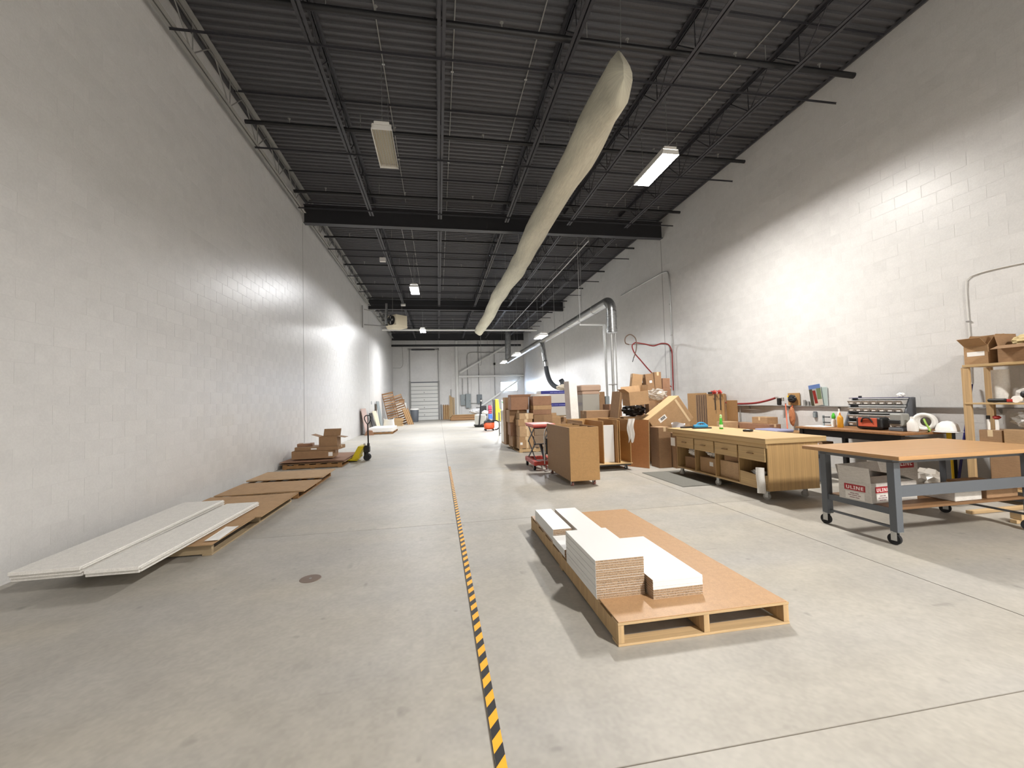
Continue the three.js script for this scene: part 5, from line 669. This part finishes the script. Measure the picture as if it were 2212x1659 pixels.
// ---------- wooden shelf unit at the right edge ----------
{
  const t = thing('wooden_shelf', 'open wooden shelf unit at the right edge full of packing supplies', 'shelf', [7.43, 0, -3.55]), L = 2.24, wd = mats.pineX;
  for (const x of [-0.2, 0.2]) for (const z of [-L / 2 + 0.02, L / 2 - 0.02]) part('post', rb(0.04, 1.8, 0.085, 0.004, x, 0.9, z), wd, t);
  [[1.82, 0.035], [1.3, 0.02], [0.76, 0.03], [0.2, 0.03]].forEach(([y, h]) => part('shelf_board', rb(0.46, h, L, 0.003, 0, y, 0), mats.maple, t)); part('back_board', bx(0.012, 0.5, 0.14, 0.2, 1.55, -0.6), mats.pineDark, t);
  const S1 = 1.8385, S2 = 1.3115, S3 = 0.7765;
  carton('open carton with flaps up at the left end of the top shelf', [7.43, S1, -4.54], 0, [0.36, 0.25, 0.26], { m: mats.card, open: [0.6, -0.5, 0.9, -0.3], fl: 0.16, label: ['x', 0.0, 0.14, 0.19, 0.06] });
  carton('open carton with torn paper in the middle of the top shelf', [7.42, S1, -4.13], 0, [0.38, 0.22, 0.34], { m: mats.cardDark, open: [0.4, 0.2, 1.9, 0.3], fl: 0.15 }); solo('paper_wad', sit(crumple(3, 0.12, 0.15, 2.7, 1.1, 0.7, 1.0), 7.42, S1 + 0.16, -4.13), M('#cdb98a', 0.8), 'crumpled tan paper in the middle top shelf carton', 'paper'); carton('closed brown carton at the right of the top shelf', [7.43, S1, -3.7], 0, [0.4, 0.3, 0.42], { m: mats.cardDark });
  carton('small square brown carton at the left of the low shelf', [7.42, S3, -4.44], 0, [0.36, 0.17, 0.24], { m: mats.cardDark }); carton('long brown carton beside it on the low shelf', [7.42, S3, -4.02], 0, [0.38, 0.19, 0.56], { m: mats.card });
  const bb = thing('bubble_bag', 'shiny clear bag of white rolls on the low shelf', 'plastic bag', [7.38, S3 + 0.192, -4.06]); part('bag_film', sit(crumple(4, 0.17, 0.16, 6.1, 0.8, 0.7, 1.25), 0, 0, 0), panes.wrap, bb); for (const [y, z] of [[0.08, -0.08], [0.15, 0.04], [0.08, 0.1]]) part('roll', place(lathe([[0.02, -0.04], [0.045, -0.04], [0.045, 0.04], [0.02, 0.05]], 16), 0, y, z, 0, 0, 0.5), mats.plastWhite, bb);
  const wr = thing('wrap_roll', 'standing white roll of bubble wrap at the left of the middle shelf', 'roll', [7.45, S2, -4.42]); part('roll_body', cyl(V(0, 0, 0), V(0, 0.44, 0), 0.085, 20), mats.foam, wr); part('roll_core', cyl(V(0, 0.44, 0), V(0, 0.442, 0), 0.03, 12), mats.cardDark, wr);
  const tp = thing('tape_dispenser', 'black and red tape dispenser on the middle shelf edge', 'tape dispenser', [7.29, S2, -4.32]); part('handle', rb(0.06, 0.05, 0.2, 0.024, 0, 0.03, -0.05, 0, 0, 0, 3), mats.plastBlack, tp); part('frame', rb(0.05, 0.04, 0.06, 0.008, 0, 0.03, 0.08), mats.redDark, tp); part('tape_roll', cyl(V(-0.02, 0.045, 0.14), V(0.02, 0.045, 0.14), 0.045, 18), mats.labelWhite, tp);
  const bp = thing('supply_bag', 'white plastic bag with black print on the middle shelf', 'plastic bag', [7.45, S2, -4.1]); part('bag_body', sit(crumple(3, 0.13, 0.08, 1.9, 0.8, 0.85, 1.3), 0, 0, 0), M('#d8d5d0', 0.4), bp); part('black_print', sit(crumple(3, 0.07, 0.12, 2.9, 0.3, 0.7, 1.2), -0.1, 0.05, 0), mats.plastBlack, bp); solo('film_pile', sit(crumple(4, 0.15, 0.2, 7.7, 0.9, 0.7, 1.1), 7.4, S2 + 0.001, -3.66), panes.wrap, 'crumpled clear film at the right of the middle shelf', 'plastic film');
  [0, 1].forEach(k => { const m = thing('marker_pen', (k ? 'red-tipped' : 'dark') + ' paint marker standing on the low shelf carton', 'marker', [7.32, S3 + 0.172, -4.5 + k * 0.09]); part('barrel', cyl(V(0, 0, 0), V(0, 0.14, 0), 0.018, 10), mats.labelWhite, m); part('cap', k ? sit(crumple(3, 0.035, 0.1, 1, 1, 0.7, 1.2), 0, 0.14, 0) : cyl(V(0, 0.14, 0), V(0, 0.19, 0), 0.02, 10), k ? mats.redDark : mats.plastDark, m); });
  carton('large brown carton on the floor under the shelf unit', [7.42, 0.216, -4.2], 0, [0.4, 0.42, 0.5], { m: mats.cardDark }); carton('small pale carton beside the large one under the shelf', [7.3, 0.216, -3.7], 0.1, [0.2, 0.2, 0.24], { m: mats.card, label: ['x', 0, 0.12, 0.1, 0.06] });
  solo('plastic_bundle', sit(crumple(4, 0.26, 0.13, 3.9, 1.15, 0.75, 0.85), 6.55, 0.0, -4.75), M('#a9a39a', 0.35), 'grey plastic film bundle on the floor behind the packing table', 'plastic bundle');
  const fr = thing('wood_frame', 'pale wooden frame lying on the floor behind the packing table', 'frame', [6.72, 0, -3.9]); part('frame_rail', [rb(0.9, 0.04, 0.06, 0.004, 0, 0.021, 0.2), rb(0.9, 0.04, 0.06, 0.004, 0, 0.021, -0.2)], mats.pine, fr); part('frame_block', rb(0.1, 0.07, 0.1, 0.004, -0.36, 0.077, 0.2), mats.pine, fr);
}
// ---------- machines at the far right ----------
{
  const v = thing('shop_vacuum', 'orange shop vacuum with curled black hose far down the room', 'vacuum cleaner', [2.56, 0, -21.6]); part('tank', lathe([[0, 0.07], [0.22, 0.07], [0.27, 0.15], [0.28, 0.42], [0, 0.44]], 22), mats.orange, v); part('motor_head', lathe([[0, 0.6], [0.14, 0.58], [0.24, 0.5], [0.29, 0.42], [0.27, 0.42]], 22), mats.plastBlack, v); part('hose', tube([V(0.1, 0.5, 0.1), V(0.32, 0.52, 0.1), V(0.5, 0.4, 0.1), V(0.52, 0.2, 0.1), V(0.4, 0.06, 0.12), V(0.28, 0.05, 0.14)], 0.035, 40, 10), mats.plastBlack, v); for (const [x, z] of [[-0.2, 0.2], [0.2, 0.2], [-0.2, -0.2], [0.2, -0.2]]) part('wheel', cyl(V(x, 0.045, z - 0.02), V(x, 0.045, z + 0.02), 0.045, 12), mats.plastBlack, v); part('wand', cyl(V(-0.5, 0.3, 0.15), V(0.05, 0.5, 0.15), 0.02, 8), mats.plastBlack, v);
  const m = thing('floor_machine', 'grey floor machine with tall black handle behind the shop vacuum', 'floor machine', [2.42, 0, -25.0]); part('tank', rb(0.62, 0.62, 0.7, 0.06, 0.02, 0.42, 0, 0, 0, 0, 3), M('#c4c4bc', 0.45), m); part('base_skirt', rb(0.7, 0.1, 0.8, 0.03, 0, 0.09, 0), mats.plastBlack, m); part('handle', tube([V(-0.1, 0.1, 0.42), V(-0.03, 0.7, 0.44), V(0.02, 1.3, 0.44), V(0.04, 1.62, 0.44)], 0.04, 20, 8), mats.plastBlack, m); part('grip', [rb(0.3, 0.04, 0.06, 0.015, -0.1, 1.15, 0.44), rb(0.08, 0.1, 0.08, 0.02, 0.04, 1.62, 0.44)], mats.plastDark, m); part('lamp', cyl(V(0.05, 1.55, 0.47), V(0.05, 1.55, 0.5), 0.05, 12), mats.plastWhite, m); part('valve_cluster', sit(crumple(3, 0.16, 0.15, 2.0, 1.2, 0.7, 0.8), 0.3, 0.73, 0.1), mats.plastWhite, m);
  const b = thing('safety_rail', 'grey steel rail post with two bars by the carton stack', 'rail', [2.6, 0, -18.2]); part('post', rb(0.06, 1.02, 0.06, 0.006, 0, 0.51, 0), mats.steelGrey, b); part('foot_plate', rb(0.16, 0.012, 0.16, 0.003, 0, 0.007, 0), mats.steelGrey, b); for (const y of [0.1, 0.62]) part('bar', cyl(V(0, y, 0), V(0.9, y, 0.0), 0.018, 8), mats.steelGrey, b); part('post', rb(0.06, 1.02, 0.06, 0.006, 0.9, 0.51, 0), mats.steelGrey, b);
  const y = thing('pallet_stacker', 'bright yellow stacker mast with black channel in the rear right', 'stacker', [4.3, 0, -31]); part('mast', rb(0.14, 1.62, 0.3, 0.01, -0.24, 0.81, 0), mats.plastDark, y); part('body', prism([[-0.14, 0.02], [0.42, 0.02], [0.42, 0.62], [0.12, 0.95], [0.06, 1.62], [-0.14, 1.62]], 0.5, 0.01).translate(0, 0, -0.25), mats.brightYellow, y); part('seam', bx(0.4, 0.012, 0.004, 0.06, 0.9, 0.262), mats.plastBlack, y);
  const g = thing('green_cabinet', 'white rear cabinet with a green band beside the yellow stacker', 'cabinet', [5.4, 0, -31.8]); part('cabinet_body', rb(1.3, 1.55, 0.6, 0.02, 0, 0.78, 0), M('#e3e7ea', 0.5), g); part('green_band', rb(1.31, 0.1, 0.01, 0.002, 0, 1.4, 0.303), M('#3f7f55', 0.5), g);
  const c = thing('office_chair', 'black office chair behind the floor machine', 'chair', [3.35, 0, -31.4]); part('seat', rb(0.46, 0.08, 0.46, 0.03, 0, 0.48, 0, 0, 0, 0, 2), mats.plastBlack, c); part('backrest', rb(0.44, 0.6, 0.07, 0.03, 0, 0.88, -0.22, 0, 0, 0, 2), mats.plastBlack, c); part('gas_lift', cyl(V(0, 0.08, 0), V(0, 0.46, 0), 0.03, 10), mats.plastDark, c); for (let k = 0; k < 5; k++) { const a = k * 1.2566; part('star_leg', bar(V(0, 0.09, 0), V(Math.cos(a) * 0.3, 0.06, Math.sin(a) * 0.3), 0.04, 0.03), mats.plastBlack, c); part('wheel', cyl(V(Math.cos(a) * 0.3 - 0.02, 0.03, Math.sin(a) * 0.3), V(Math.cos(a) * 0.3 + 0.02, 0.03, Math.sin(a) * 0.3), 0.03, 10), mats.plastBlack, c); }
  const r = thing('hand_truck_bag', 'red and blue bag standing left of the yellow stacker', 'bag', [3.76, 0, -31]); part('upper_bag', rb(0.26, 0.62, 0.24, 0.06, 0, 0.88, 0, 0, 0, 0, 3), M('#a03546', 0.7), r); part('lower_bag', rb(0.3, 0.56, 0.26, 0.05, 0.02, 0.285, 0, 0, 0, 0, 3), M('#3d5fa8', 0.7), r); part('strap', [bx(0.27, 0.03, 0.25, 0, 0.9, 0), bx(0.27, 0.03, 0.25, 0, 0.72, 0)], mats.plastBlack, r); part('top_cap', rb(0.2, 0.08, 0.18, 0.03, 0, 1.21, 0), mats.plastDark, r);
}
scene.traverse(o => { if (o.isMesh) { o.castShadow = true; o.receiveShadow = true; } });
renderer.render(scene, camera);
